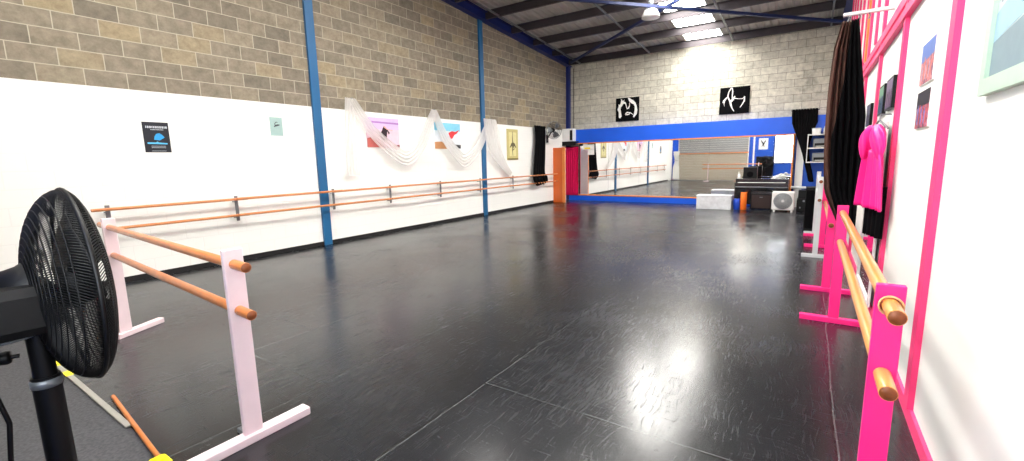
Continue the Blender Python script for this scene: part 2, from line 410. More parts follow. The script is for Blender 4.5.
# bridging bars and cross braces
for xb in (-7.45, -4.87, -2.28, .2):
    mb = MB(); slopebox(xb-.02, xb+.02, .03, .075, mb, .5, 16.0); trim(mb, 'grey')
def bar(a, b, w, h, m):
    a = Vector(a); b = Vector(b); d = (b-a); l = d.length
    R_ = d.to_track_quat('X', 'Z').to_matrix().to_4x4(); R_.translation = a
    mb = MB().box((0, -w/2, -h/2), (l, w/2, h/2), mtx=R_); return mb
trim(bar((-7.6, 15.5, zr(15.5)-.02), (-1.6, 10.9, zr(10.9)-.02), .07, .07, 'brace'), 'brace')
trim(bar((.5, 15.35, zr(15.35)-.1), (-7.9, 8.0, zr(8.0)-.1), .07, .07, 'brace'), 'brace')
# left wall columns
for y0 in (5.225, 10.52):
    trim(MB().box((XL, y0, 0), (XL+.05, y0+.17, zr(y0)+.02)), 'post')
trim(MB().box((XL, 15.97, 0), (XL+.12, YB, zr(YB)+.05)), 'beam')
trim(MB().tube([(-7.8, YB-.015, 2.7), (-7.8, YB-.015, 5.0)], .012), 'skirt')
tag(MB().box((XL, .8, 0), (XL+.022, 14.88, .075)).build('baseboard_left', 'skirt'), kind='structure')
tag(MB().box((XR-.02, YR, 0), (XR, YB, .09)).build('baseboard_right', 'pink2'), kind='structure')

# right wall: pink studs and double rail
for y in (1.55, 3.32, 5.075, 6.77, 8.5, 10.35, 12.2, 14.0):
    trim(MB().box((XR-.03, y, 0.09), (XR, y+.115, zr(y)+.02)), 'pink2')
for y in (7.65, 9.4, 11.3, 13.1):
    trim(MB().box((XR-.028, y, 2.98), (XR, y+.1, zr(y)+.02)), 'pink2')
trim(MB().box((XR-.045, YR, 2.70), (XR, YB, 2.77)), 'pink2')
trim(MB().box((XR-.035, YR, 2.83), (XR, YB, 2.92)), 'pink2')
trim(MB().box((XR-.032, 8.95, 2.98), (XR, 9.1, 5.3)), 'orange_trim')

# ---------------------------------------------------------------- back wall: mirror bank
MY = 15.95
trim(MB().box((-7.66, MY-.03, 2.20), (XR, YB, 2.70), .004), 'blue')
trim(MB().box((-7.9, MY-.02, 0), (-1.0, YB, .195), .004), 'blue')
mir = thing('wall_mirror', 'wide wall mirror made of six joined panels under the blue band', 'mirror', (-3.98, MY+.02, 0))
x0, x1, n = -7.45, -.50, 6
for i in range(n):
    a = x0+(x1-x0)*i/n; b = x0+(x1-x0)*(i+1)/n
    o = MB().box((a+.002, MY+.012, .235), (b-.002, MY+.02, 2.16)).build('mirror_panel', 'mirror', None, (0, 0, 0))
    o.parent = mir; o.matrix_parent_inverse = Matrix.Translation((3.98, -MY-.02, 0))
def adopt(o, par):
    o.parent = par; o.matrix_parent_inverse = Matrix.Translation(-Vector(par.location)) if par.rotation_euler.z == 0 else (Matrix.Translation(par.location) @ Matrix.Rotation(par.rotation_euler.z, 4, 'Z')).inverted()
    return o
def part(par, name, mb, m, thick=0, **k):
    o = mb.build(name, m, None, None, thick); adopt(o, par)
    return o
def sub(par, name, mb, m, thick=0):
    o = mb.build(name, m, None, None, thick); o.parent = par
    o.matrix_parent_inverse = Matrix.Translation(-Vector(par.location)); return o
def wsub(par, name, mb, m, thick=0):      # sub-part of an already adopted world-space part
    o = mb.build(name, m, None, None, thick); o.parent = par; return o
part(mir, 'backing_board', MB().box((x0-.03, MY+.022, .19), (x1+.03, YB-.002, 2.2)), 'skirt')
part(mir, 'bottom_frame', MB().box((x0-.07, MY-.035, .196), (x1+.07, MY+.0215, .235), .004), 'orange_trim')
part(mir, 'top_frame', MB().box((x0-.07, MY-.035, 2.16), (x1+.07, MY+.0215, 2.199), .004), 'orange_trim')
part(mir, 'side_frame', MB().box((x1, MY-.03, .236), (x1+.04, MY+.0215, 2.159), .004), 'orange_trim')
# blue panelled wall right of the mirror
trim(MB().box((-.44, YB-.06, 0), (XR, YB, 2.2)), 'blue_wall')
trim(MB().box((-.40, YB-.09, 0), (-.2, YB-.06, 2.2)), 'white')

# notice on the mirror
nt_ = thing('paper_notice', 'white paper notice with a yellow band on the mirror beside the magenta curtain', 'notice', (-7.1, MY+.008, 1.9))
part(nt_, 'sheet', MB().box((-7.33, MY+.006, 1.93), (-6.86, MY+.011, 2.13)), 'offwhite')
part(nt_, 'lower_sheet', MB().box((-7.12, MY+.006, 1.74), (-6.86, MY+.011, 1.925)), 'offwhite')
part(nt_, 'yellow_band', MB().box((-7.26, MY+.003, 1.96), (-7.02, MY+.0058, 2.02)), 'yellow')

# ---------------------------------------------------------------- corner closet
cl = thing('plywood_panel', 'orange varnished plywood panel standing in the far left corner beside the magenta curtain', 'panel', (-7.8, 14.9, 0))
part(cl, 'side_panel', MB().box((XL+.002, 14.90, 0.0), (-7.66, 14.93, 2.02), .004), 'orange')
part(cl, 'edge_post', MB().box((-7.658, 14.88, 0.0), (-7.56, 14.96, 2.02), .006), 'orange_trim')
part(cl, 'back_sheet', MB().box((XL+.002, 14.931, 0.0), (-7.66, 14.94, 2.02), .002).box((-7.659, 14.961, 0.0), (-7.56, 14.97, 2.02), .002), 'white')
def hang(px, py, z0, z1, w0, w1, folds, amp, dirv, nrm, nu=60, nv=24, seed=1, lean=0.0, pinch=None):
    """hanging cloth: width w0 at top to w1 at bottom, folds, direction dirv along the width."""
    d = Vector(dirv).normalized(); nn = Vector(nrm).normalized(); rnd = random.Random(seed); ph = rnd.random()*6
    def fn(u, v):
        w = w0+(w1-w0)*v
        if pinch: w *= pinch(v)
        z = z1+(z0-z1)*v
        a = amp*(.5+.5*math.sin(v*2.5+.4))+amp*.3
        off = math.sin(u*folds*2*PI+ph+.8*math.sin(v*3))*a+math.sin(u*folds*4.3*PI+v*2)*a*.3
        s_ = (u-.5)*w+lean*v
        return Vector((px, py, z))+d*s_+nn*off
    return MB().grid(fn, nu, nv)
mc = thing('magenta_curtain', 'magenta curtain hanging between the orange panel and the wall mirror', 'curtain', (-7.75, 15.9, 0))
part(mc, 'curtain_cloth', hang(-7.755, 15.89, .2, 2.06, .56, .56, 7, .02, (1, 0, 0), (0, -1, 0)), 'magenta', .004)
part(mc, 'curtain_rod', MB().tube([(XL, 15.9, 2.07), (-7.47, 15.9, 2.07)], .012), 'black')
bx = thing('speaker_box', 'white box with a black end panel on the black corner shelf by the blue band', 'box', (-7.8, 15.8, 2.25))
part(bx, 'box_body', MB().box((XL+.01, 15.64, 2.262), (-7.60, 15.93, 2.74), .01), 'white')
part(bx, 'black_panel', MB().box((-7.72, 15.625, 2.3), (-7.61, 15.639, 2.68), .006), 'black')
cs_ = thing('corner_shelf', 'black corner shelf box under the white box with a black panel', 'shelf', (-7.8, 15.8, 2.1))
part(cs_, 'shelf_board', MB().box((XL, 15.62, 2.235), (-7.47, YB, 2.26), .003), 'black')
part(cs_, 'valance', MB().box((XL, 15.63, 2.10), (-7.47, 15.65, 2.235), .003), 'black')
# ---------------------------------------------------------------- left wall rails
RX = XL+.17
def rail(name, z, y0, segs, label):
    t = thing(name, label, 'ballet barre', (RX, y0, z))
    ys = y0
    for i, y1 in enumerate(segs):
        part(t, 'rail_pole', MB().tube([(RX+(.012 if i % 2 else -.012), ys, z+(.006 if i % 2 else 0)), (RX+(.012 if i % 2 else -.012), y1+.16, z+(.006 if i % 2 else 0))], .021, 12), 'wood_l')
        ys = y1-.02
    return t
yb = [1.98, 3.63, 5.46, 6.93, 8.6, 10.28, 12.0, 14.0]
rail('wall_barre', 1.062, 1.80, yb[1:]+[14.72], 'upper wooden barre rail running the length of the white left wall')
rail('wall_barre', .795, 2.02, yb[1:]+[14.72], 'lower wooden barre rail running the length of the white left wall')
wh = ['nearest the pedestal fan', 'second along from the pedestal fan', 'just beyond the first blue column', 'below the beach picture with the black dress',
      'below the picture with the red dress', 'beside the second blue column', 'below the narrow yellow picture', 'beside the black hanging garment']
br0 = None
for i, y in enumerate(yb):
    if br0 is None:
        br0 = thing('barre_bracket', '', 'bracket', (XL, y, 0))
        MB().box((RX-.035, -.022, .70), (RX-.023, .022, 1.11), .003)
        o = MB().box((.1, -.026, .70), (.112, .026, 1.115), .003).build('upright_plate', 'grey', br0)
        o = MB().box((0, -.02, .745), (.1, .02, .757)).build('wall_arm', 'grey', br0)
        o = MB().box((0, -.02, 1.01), (.1, .02, 1.022)).build('wall_arm', 'grey', br0)
        b = br0
    else:
        b = copy_tree(br0); b.location = (XL, y, 0)
    b['label'] = 'grey metal barre bracket on the left wall, '+wh[i]; b['group'] = 'barre brackets on the left wall'

# ---------------------------------------------------------------- pictures, left wall
def shape(par, name, poly, org, ux, uz, d0, d1, nrm, m):
    """poly in 0..1 units mapped to org + u*ux + v*uz, raised from d0 to d1 along nrm"""
    org, ux, uz, nrm = Vector(org), Vector(ux), Vector(uz), Vector(nrm)
    return part(par, name, MB().prism(poly, lambda u, v: org+ux*u+uz*v+nrm*d0, lambda u, v: org+ux*u+uz*v+nrm*d1), m)
def ribbon(pts, w):
    """closed polygon round a polyline with widths"""
    n = len(pts); L_, R_ = [], []
    for i in range(n):
        a = Vector(pts[max(i-1, 0)]); b = Vector(pts[min(i+1, n-1)]); t = (b-a).normalized(); nn = Vector((-t.y, t.x))
        ww = w[i] if isinstance(w, (list, tuple)) else w
        p_ = Vector(pts[i]); L_.append(tuple(p_+nn*ww/2)); R_.append(tuple(p_-nn*ww/2))
    return L_+R_[::-1]
def ribmb(par, name, ribs, org, ux, uz, d0, d1, nrm, m):
    org, ux, uz, nrm = Vector(org), Vector(ux), Vector(uz), Vector(nrm); mb = MB()
    for k, (pts, w) in enumerate(ribs):
        n = len(pts); poly = ribbon(pts, w); e = k*.0002
        L_, R_ = poly[:n], poly[n:][::-1]
        for i in range(n-1):
            q = [L_[i], L_[i+1], R_[i+1], R_[i]]
            mb.prism(q, lambda u, v: org+ux*u+uz*v+nrm*d0, lambda u, v: org+ux*u+uz*v+nrm*(d1+e))
    return part(par, name, mb, m)
def flat(rgb, name): return mat(name, rgb, .5, vary=.12, scale=14)
def lw(y0, y1, z0, z1): return dict(org=(XL, y0, z0), ux=(0, y1-y0, 0), uz=(0, 0, z1-z0), nrm=(1, 0, 0))
SQ = [(0, 0), (1, 0), (1, 1), (0, 1)]
# dark poster
k = lw(2.53, 2.85, 1.83, 2.265)
t = thing('dark_poster', 'dark poster with glowing blue shape on the left white wall', 'poster', (XL, 2.69, 1.83))
shape(t, 'sheet', SQ, k['org'], k['ux'], k['uz'], .0, .004, k['nrm'], flat((14, 20, 32), 'poster_night'))
shape(t, 'blue_glow', [(.38, .42), (.6, .4), (.8, .5), (.72, .58), (.62, .64), (.5, .62), (.42, .54)], k['org'], k['ux'], k['uz'], .004, .0055, k['nrm'], flat((34, 150, 215), 'poster_blue'))
shape(t, 'blue_line', [(.12, .28), (.88, .27), (.88, .31), (.56, .33), (.5, .36), (.44, .33), (.12, .33)], k['org'], k['ux'], k['uz'], .004, .0055, k['nrm'], flat((90, 190, 235), 'poster_blue_light'))
rnd = random.Random(3)
O, U, V_, NN = Vector(k['org']), Vector(k['ux']), Vector(k['uz']), Vector(k['nrm'])
LET = flat((190, 198, 205), 'poster_letters')
def q4(mb, u0, v0, u1, v1, d0=.004, d1=.0055):
    mb.prism([(u0, v0), (u1, v0), (u1, v1), (u0, v1)], lambda u, v: O+U*u+V_*v+NN*d0, lambda u, v: O+U*u+V_*v+NN*d1)
mb = MB(); u = .12
while u < .9:
    w = rnd.choice((.035, .05, .06)); q4(mb, u, .80, u+w, .87); u += w+.025
part(t, 'title_lettering', mb, LET)
mb = MB(); u = .3
while u < .8:
    q4(mb, u, .74, u+.03, .765); u += .05
part(t, 'subtitle_lettering', mb, LET)
for v in (.2, .15, .04): part(t, 'small_print_line', (lambda q: (q4(q, .25, v, .8, v+.012), q)[1])(MB()), LET)
# small pale poster
k = lw(4.385, 4.612, 2.128, 2.452)
t = thing('pale_poster', 'small pale grey-green poster of a leaping figure left of the first blue column', 'poster', (XL, 4.5, 2.13))
shape(t, 'sheet', SQ, k['org'], k['ux'], k['uz'], 0, .004, k['nrm'], flat((158, 186, 182), 'pale_poster_paper'))
ribmb(t, 'leaping_figure', [([(.3, .48), (.45, .55), (.6, .58), (.78, .6)], [.03, .09, .1, .03]), ([(.4, .52), (.38, .66), (.5, .74), (.62, .72)], [.08, .05, .04, .02])], k['org'], k['ux'], k['uz'], .004, .005, k['nrm'], flat((60, 66, 70), 'pale_poster_figure'))
# beach picture, black dress
k = lw(6.46, 7.37, 1.95, 2.594)
t = thing('wall_picture', 'beach picture of a dancer in a black dress on pink rocks, on the left wall', 'picture', (XL, 6.9, 1.95), group=None)
shape(t, 'canvas', SQ, k['org'], k['ux'], k['uz'], 0, .022, k['nrm'], flat((232, 198, 212), 'dusk_sand'))
shape(t, 'sky', [(0, .62), (1, .62), (1, 1), (0, 1)], k['org'], k['ux'], k['uz'], .022, .0232, k['nrm'], flat((206, 182, 224), 'dusk_sky'))
shape(t, 'surf_band', [(0, .82), (1, .8), (1, .86), (0, .88)], k['org'], k['ux'], k['uz'], .0232, .0238, k['nrm'], flat((170, 120, 190), 'dusk_cloud'))
shape(t, 'rocks', [(0, 0), (.55, 0), (.4, .14), (.24, .28), (.1, .33), (0, .3)], k['org'], k['ux'], k['uz'], .022, .0236, k['nrm'], flat((200, 104, 96), 'red_rocks'))
shape(t, 'far_rocks', [(.68, 0), (1, 0), (1, .1), (.85, .08)], k['org'], k['ux'], k['uz'], .022, .0236, k['nrm'], flat((140, 60, 70), 'dark_rocks'))
shape(t, 'black_dress', [(.3, .55), (.42, .5), (.52, .74), (.58, .66), (.63, .62), (.7, .5), (.66, .44), (.62, .56), (.58, .22), (.5, .2), (.42, .32)], k['org'], k['ux'], k['uz'], .0238, .0246, k['nrm'], flat((38, 16, 30), 'black_dress'))
ribmb(t, 'figure', [([(.52, .72), (.62, .62), (.74, .6), (.8, .58)], [.05, .03, .02, .01])], k['org'], k['ux'], k['uz'], .0247, .0252, k['nrm'], flat((226, 170, 150), 'skin_print'))
# picture, red dress
k = lw(8.56, 9.57, 1.935, 2.60)
t = thing('wall_picture', 'seaside picture of a dancer with a red dress under blue sky, on the left wall', 'picture', (XL, 9.05, 1.93))
shape(t, 'canvas', SQ, k['org'], k['ux'], k['uz'], 0, .022, k['nrm'], flat((225, 232, 238), 'sea_haze'))
shape(t, 'sky', [(0, .7), (1, .7), (1, 1), (0, 1)], k['org'], k['ux'], k['uz'], .022, .0232, k['nrm'], flat((130, 205, 232), 'noon_sky'))
shape(t, 'rocks', [(0, 0), (.46, 0), (.4, .16), (.26, .28), (0, .26)], k['org'], k['ux'], k['uz'], .022, .0236, k['nrm'], flat((196, 140, 92), 'tan_rocks'))
shape(t, 'red_dress', [(.52, .62), (.66, .7), (.8, .68), (.96, .76), (.86, .62), (.76, .56), (.68, .42), (.6, .38), (.56, .5)], k['org'], k['ux'], k['uz'], .0236, .0246, k['nrm'], flat((222, 52, 56), 'red_dress'))
shape(t, 'pier', [(.74, .02), (1, .02), (1, .16), (.74, .18)], k['org'], k['ux'], k['uz'], .0236, .0246, k['nrm'], flat((40, 40, 46), 'dark_pier'))
# narrow yellow picture
k = lw(11.84, 12.47, 1.615, 2.58)
t = thing('wall_picture', 'narrow mustard yellow picture of a dancer, left of the black hanging garment', 'picture', (XL, 12.15, 1.61))
shape(t, 'canvas', SQ, k['org'], k['ux'], k['uz'], 0, .02, k['nrm'], flat((196, 184, 120), 'mustard_paper'))
shape(t, 'border', [(0, 0), (1, 0), (1, .05), (0, .05)], k['org'], k['ux'], k['uz'], .02, .0212, k['nrm'], flat((130, 120, 70), 'mustard_edge'))
shape(t, 'centre_wash', [(.2, .12), (.8, .12), (.85, .9), (.15, .9)], k['org'], k['ux'], k['uz'], .02, .021, k['nrm'], flat((220, 212, 150), 'mustard_light'))
ribmb(t, 'dancer', [([(.5, .92), (.48, .75), (.5, .6), (.52, .5)], [.03, .05, .08, .12]), ([(.24, .4), (.4, .5), (.52, .5), (.66, .5), (.8, .4)], [.03, .1, .14, .1, .03]), ([(.5, .48), (.46, .3), (.5, .14)], [.1, .05, .03]), ([(.55, .48), (.62, .36), (.46, .3)], [.08, .05, .03])], k['org'], k['ux'], k['uz'], .0212, .0222, k['nrm'], flat((96, 84, 46), 'sepia_figure'))

# ---------------------------------------------------------------- sheer drapes on the left wall
def ribbon_cloth(path, width, amp=.02, folds=4, nu=16, drop=(0, 0, 1)):
    """cloth band following a 3-D path; width vector list"""
    P_ = [Vector(p_) for p_ in path]; W = [Vector(w_) for w_ in width]; n = len(P_)-1
    def cr(A, t):
        i = min(int(t*n), n-1); f = t*n-i
        p0 = A[max(i-1, 0)]; p1 = A[i]; p2 = A[i+1]; p3 = A[min(i+2, n)]
        return .5*((2*p1)+(-p0+p2)*f+(2*p0-5*p1+4*p2-p3)*f*f+(-p0+3*p1-3*p2+p3)*f**3)
    def fn(u, v):
        return cr(P_, v)+cr(W, v)*(u-.5)+Vector((1, 0, 0))*(math.sin(u*folds*2*PI+v*2.2)*amp+.0)
    return MB().grid(fn, nu*3, n*8)
dx = XL+.09
H = [(dx, 6.07, 2.93), (dx, 8.5, 2.89), (dx, 10.86, 2.81)]
def swag(name, label, a, b, low, wl, extra=None):
    t = thing(name, label, 'drape', a)
    pth = [a, (dx, a[1]+(low[0]-a[1])*.3, a[2]-(a[2]-low[1])*.48), (dx+.04, a[1]+(low[0]-a[1])*.68, a[2]-(a[2]-low[1])*.85), (dx+.05, low[0], low[1]),
           (dx+.04, low[0]+(b[1]-low[0])*.45, b[2]-(b[2]-low[1])*.72), (dx, low[0]+(b[1]-low[0])*.8, b[2]-(b[2]-low[1])*.3), b]
    wd = [(0, .22, .0), (0, .30, .08), (0, .26, .22), (0, .02, wl), (0, -.12, .3), (0, -.22, .14), (0, -.2, 0)]
    part(t, 'swag_cloth', ribbon_cloth(pth, wd, .022, 4), 'sheer')
    for q in extra or []:
        part(t, 'hanging_tail', ribbon_cloth(*q), 'sheer')
    part(t, 'wall_hook', MB().tube([(XL, a[1], a[2]+.005), (dx+.05, a[1], a[2]+.005)], .008), 'grey')
    return t
swag('sheer_drape', 'white sheer drape swagged across the black dress beach picture', H[0], H[1], (7.5, 1.70), .34,
     [([(dx, 6.02, 2.93), (dx, 6.0, 2.5), (dx+.01, 5.98, 2.0), (dx+.01, 5.98, 1.35)], [(0, .2, 0), (0, .26, 0), (0, .3, 0), (0, .3, 0)], .02, 4)])
swag('sheer_drape', 'white sheer drape swagged across the red dress picture', H[1], H[2], (9.6, 1.62), .36)
t = thing('sheer_drape', 'white sheer drape tail falling across the second blue column', 'drape', H[2])
part(t, 'hanging_cloth', ribbon_cloth([H[2], (dx+.02, 10.9, 2.45), (dx+.03, 11.0, 2.0), (dx+.02, 11.35, 1.55), (dx, 11.9, 1.16)], [(0, .62, 0), (0, .7, 0), (0, .6, .1), (0, .34, .16), (0, .1, .1)], .03, 5), 'sheer')
part(t, 'wall_hook', MB().tube([(XL, 10.86, 2.815), (dx+.05, 10.86, 2.815)], .008), 'grey')
t = thing('black_garment', 'long black garment hanging on the left wall between the yellow picture and wall fan', 'garment', (XL+.1, 13.75, .7))
part(t, 'garment_cloth', ribbon_cloth([(XL+.1, 13.78, 2.76), (XL+.11, 13.76, 2.3), (XL+.12, 13.68, 1.7), (XL+.13, 13.6, 1.15), (XL+.17, 13.62, .95), (XL+.16, 13.78, .74)],
     [(0, .78, 0), (0, .72, 0), (0, .74, 0), (0, .78, 0), (0, .95, .1), (0, .75, .1)], .035, 5), 'blackcloth', .006)
part(t, 'hanger_rod', MB().tube([(XL, 13.8, 2.77), (XL+.13, 13.8, 2.77)], .01), 'grey')

# ---------------------------------------------------------------- wall fan, far left corner
def cage(c, ax, R, dep_b, dep_f, nw, rings, rw, seg=7):
    """wire cage: back dome (towards -ax) and front dome, returns (back, front, rim) builders"""
    ax = Vector(ax).normalized(); u = ax.orthogonal().normalized(); w = ax.cross(u); c = Vector(c)
    def pt(r, a, dep):
        h = dep*math.sqrt(max(0, 1-(r/R)**2))
        return c+ax*h+(u*math.cos(a)+w*math.sin(a))*r
    outs = []
    for dep in (-dep_b, dep_f):
        mb = MB()
        for i in range(nw):
            a = 2*PI*i/nw
            mb.tube([pt(R*(.22+.78*math.sin(PI/2*k/seg)), a+(.35*(k/seg)), dep) for k in range(seg+1)], rw, 3, caps=False)
        for k in range(1, rings+1):
            r = R*(.22+.78*k/(rings+1))
            mb.tube([pt(r, 2*PI*j/40, dep) for j in range(40)], rw*1.25, 4, closed=True)
        outs.append(mb)
    rim = MB().tube([c+(u*math.cos(2*PI*j/64)+w*math.sin(2*PI*j/64))*R for j in range(64)], rw*4, 8, closed=True)
    return outs[0], outs[1], rim, u, w
def blades(c, ax, u, w, r0, r1, n=3, pitch=.5, wid=.5):
    mb = MB(); ax = Vector(ax).normalized(); c = Vector(c)
    for i in range(n):
        a0 = 2*PI*i/n+.3
        def fn(s_, t_):
            r = r0+(r1-r0)*t_; a = a0+(s_-.5)*wid*(1.5+.6*math.sin(t_*PI))*(1 if t_ > 0 else .6)
            return c+(u*math.cos(a)+w*math.sin(a))*r+ax*((s_-.5)*pitch*.16)
        mb.grid(fn, 8, 8)
    return mb
fc = Vector((-7.68, 14.3, 2.62)); fax = Vector((.82, -.57, -.08))
wf = thing('wall_fan', 'round wall fan with wire cage above the orange closet panel', 'fan', (XL, 14.4, 2.45))
b_, f_, rm_, u_, w_ = cage(fc, fax, .30, .08, .10, 40, 5, .0022)
o = part(wf, 'back_guard', b_, 'blackwire'); part(wf, 'front_guard', f_, 'blackwire'); part(wf, 'cage_rim', rm_, 'grey')
part(wf, 'fan_blades', blades(fc, fax, u_, w_, .05, .26), 'grey', .004)
part(wf, 'motor', MB().lathe([(.03, -.22), (.07, -.2), (.075, -.06), (.04, -.05)], fc, axis=fax), 'black')
part(wf, 'wall_arm', MB().tube([fc-fax*.15, (-7.9, 14.42, 2.5), (XL+.02, 14.45, 2.35)], .022), 'black')
part(wf, 'wall_plate', MB().box((XL, 14.38, 2.2), (XL+.025, 14.52, 2.48), .006), 'black')

# ---------------------------------------------------------------- canvases on back wall
def bw(x0, x1, z0, z1): return dict(org=(x0, YB-.002, z0), ux=(x1-x0, 0, 0), uz=(0, 0, z1-z0), nrm=(0, -1, 0))
k = bw(-6.09, -5.24, 2.91, 3.735)
t = thing('black_canvas', 'black canvas painted with a white long-haired face, high on the block wall', 'canvas', (-5.66, YB, 2.91))
shape(t, 'canvas', SQ, k['org'], k['ux'], k['uz'], 0, .035, k['nrm'], 'blackcloth')
mw = flat((236, 236, 232), 'white_brush_paint')
ribmb(t, 'brushwork', [
    ([(.17, .15), (.2, .22), (.18, .4), (.14, .52), (.17, .66), (.12, .74)], [.06, .13, .1, .14, .1, .02]),
    ([(.16, .6), (.24, .72), (.3, .82), (.42, .78)], [.1, .12, .15, .06]),
    ([(.24, .8), (.26, .9), (.23, .96)], [.06, .05, .01]), ([(.32, .84), (.37, .92)], [.05, .01]),
    ([(.42, .78), (.46, .64), (.5, .52)], [.05, .025, .04]), ([(.5, .52), (.56, .55), (.6, .66), (.6, .78)], [.03, .06, .03, .02]),
    ([(.54, .98), (.62, .88), (.72, .8), (.82, .72), (.86, .6)], [.05, .12, .14, .1, .08]),
    ([(.86, .66), (.88, .46), (.86, .3), (.78, .15)], [.07, .12, .12, .06]),
    ([(.42, .3), (.5, .37), (.62, .36)], [.03, .06, .02]), ([(.42, .27), (.52, .28), (.6, .3), (.62, .36)], [.02, .05, .04, .02]), ([(.62, .36), (.76, .26)], [.03, .02])],
    k['org'], k['ux'], k['uz'], .035, .0365, k['nrm'], mw)
k = bw(-2.60, -1.745, 2.91, 3.74)
t = thing('black_canvas', 'black canvas painted with a white bending dancer, high on the block wall', 'canvas', (-2.17, YB, 2.91))
shape(t, 'canvas', SQ, k['org'], k['ux'], k['uz'], 0, .035, k['nrm'], 'blackcloth')
ribmb(t, 'brushwork', [(p_, [x*.68 for x in w_]) for p_, w_ in [
    ([(.38, .98), (.3, .84), (.27, .68), (.3, .58), (.36, .48), (.38, .36), (.43, .22), (.5, .1)], [.05, .05, .06, .07, .09, .09, .05, .04]),
    ([(.4, .98), (.43, .84), (.42, .68), (.44, .56)], [.05, .06, .05, .09]), ([(.38, .46), (.44, .53), (.48, .58), (.51, .66)], [.1, .1, .07, .05]),
    ([(.5, .58), (.62, .55), (.76, .54), (.83, .6)], [.05, .03, .04, .03]), ([(.83, .62), (.83, .46), (.77, .34), (.7, .22)], [.06, .07, .05, .03]),
    ([(.28, .66), (.2, .58), (.14, .5), (.1, .44)], [.05, .08, .09, .02]), ([(.16, .5), (.15, .4), (.17, .3)], [.06, .03, .01])]],
    k['org'], k['ux'], k['uz'], .035, .0365, k['nrm'], mw)

# ---------------------------------------------------------------- objects in front of the mirror
t = thing('silver_box', 'mottled silver-white box bench on the floor left of the piano', 'box', (-2.45, 14.8, 0))
part(t, 'box_body', MB().box((-2.87, 14.52, 0), (-1.90, 15.0, .395), .01), 'marble')
part(t, 'box_lid', MB().box((-2.88, 14.51, .397), (-1.89, 15.01, .42), .006), 'marble')
t = thing('digital_piano', 'dark upright digital piano standing before the mirror', 'piano', (-1.18, 15.15, 0))
part(t, 'key_case', MB().box((-1.88, 14.86, .68), (-.50, 15.34, .79), .01).box((-1.88, 15.04, .79), (-.50, 15.34, .90), .012), 'piano')
part(t, 'keyboard', MB().box((-1.80, 14.88, .791), (-.58, 15.03, .80), .002), 'offwhite')
mb = MB(); kx = -1.785; j = 0
while kx < -.6:
    if j % 7 not in (2, 6): mb.box((kx+.012, 14.94, .801), (kx+.024, 15.03, .81))
    kx += .0235; j += 1
part(t, 'black_keys', mb, 'black')
for s in (-1.88, -.53): part(t, 'leg', MB().box((s, 14.9, .0), (s+.03, 15.34, .68), .004), 'piano')
part(t, 'back_panel', MB().box((-1.85, 15.28, .12), (-.53, 15.30, .68)), 'piano')
part(t, 'front_rail', MB().box((-1.86, 14.855, .655), (-.52, 14.90, .678), .003), 'grey')
t = thing('guitar_amplifier', 'black grille-fronted amplifier on the floor under the piano', 'amplifier', (-1.15, 15.0, 0))
part(t, 'cabinet', MB().box((-1.44, 14.92, .02), (-.88, 15.2, .56), .015), 'black')
part(t, 'grille', MB().box((-1.41, 14.905, .05), (-.91, 14.919, .43), .004), mat('speaker_grille', (44, 26, 24), .7, vary=.5, scale=120))
part(t, 'control_strip', MB().box((-1.42, 14.905, .46), (-.90, 14.919, .54), .003), 'piano')
part(t, 'badge', MB().box((-1.20, 14.898, .36), (-1.12, 14.904, .38)), 'grey')
part(t, 'handle', MB().tube([(-1.26, 15.05, .56), (-1.24, 15.05, .6), (-1.08, 15.05, .6), (-1.06, 15.05, .56)], .01), 'black')
t = thing('foam_roller', 'blue foam roller standing at the left foot of the piano', 'foam roller', (-1.76, 14.72, 0))
part(t, 'roller_body', MB().lathe([(.078, 0), (.085, .01), (.085, .32), (.078, .33)], (-1.77, 14.72, 0)), 'bluep')
part(t, 'core', MB().lathe([(.035, .331), (.035, .334)], (-1.77, 14.72, 0)), 'black')
t = thing('foam_roller', 'tall orange foam roller standing beside the blue one', 'foam roller', (-1.6, 14.75, 0))
part(t, 'roller_body', MB().lathe([(.08, 0), (.086, .01), (.086, .51), (.08, .52)], (-1.595, 14.73, 0)), 'orangep')
part(t, 'core', MB().lathe([(.035, .521), (.035, .524)], (-1.595, 14.73, 0)), 'black')
t = thing('box_fan', 'white square box fan with round grille on the floor right of the piano', 'fan', (-.58, 14.6, 0))
part(t, 'housing', MB().box((-.865, 14.52, .05), (-.325, 14.72, .575), .03), 'white')
mb = MB()
for k_ in range(1, 9):
    mb.tube([(-.595+math.cos(2*PI*j/36)*.026*k_, 14.508, .31+math.sin(2*PI*j/36)*.026*k_) for j in range(36)], .004, 5, closed=True)
for j in range(24):
    a = 2*PI*j/24; mb.tube([(-.595+math.cos(a)*.03, 14.506, .31+math.sin(a)*.03), (-.595+math.cos(a)*.215, 14.506, .31+math.sin(a)*.215)], .0025, 4)
part(t, 'grille', mb, 'greypaint')
part(t, 'grille_recess', MB().lathe([(.225, 0), (.225, .004)], (-.595, 14.517, .31), axis=(0, -1, 0), n=40), 'grey')
part(t, 'hub', MB().lathe([(.035, 0), (.03, .012)], (-.595, 14.506, .31), axis=(0, -1, 0)), 'white')
for s in (-.82, -.40): part(t, 'foot', MB().box((s, 14.5, 0), (s+.05, 14.74, .05), .006), 'white')
t = thing('speaker_monitor', 'small black monitor speaker on the left of the piano top', 'speaker', (-1.45, 15.2, .9))
part(t, 'speaker_case', MB().box((-1.69, 15.1, .902), (-1.32, 15.3, 1.24), .01), 'black')
part(t, 'speaker_cone', MB().lathe([(.085, 0), (.085, .004), (.06, .002), (.02, .006)], (-1.505, 15.099, 1.03), axis=(0, -1, 0)), 'blackcloth')
t = thing('soap_bottle', 'small white pump bottle on the left end of the piano', 'bottle', (-1.8, 15.2, .9))
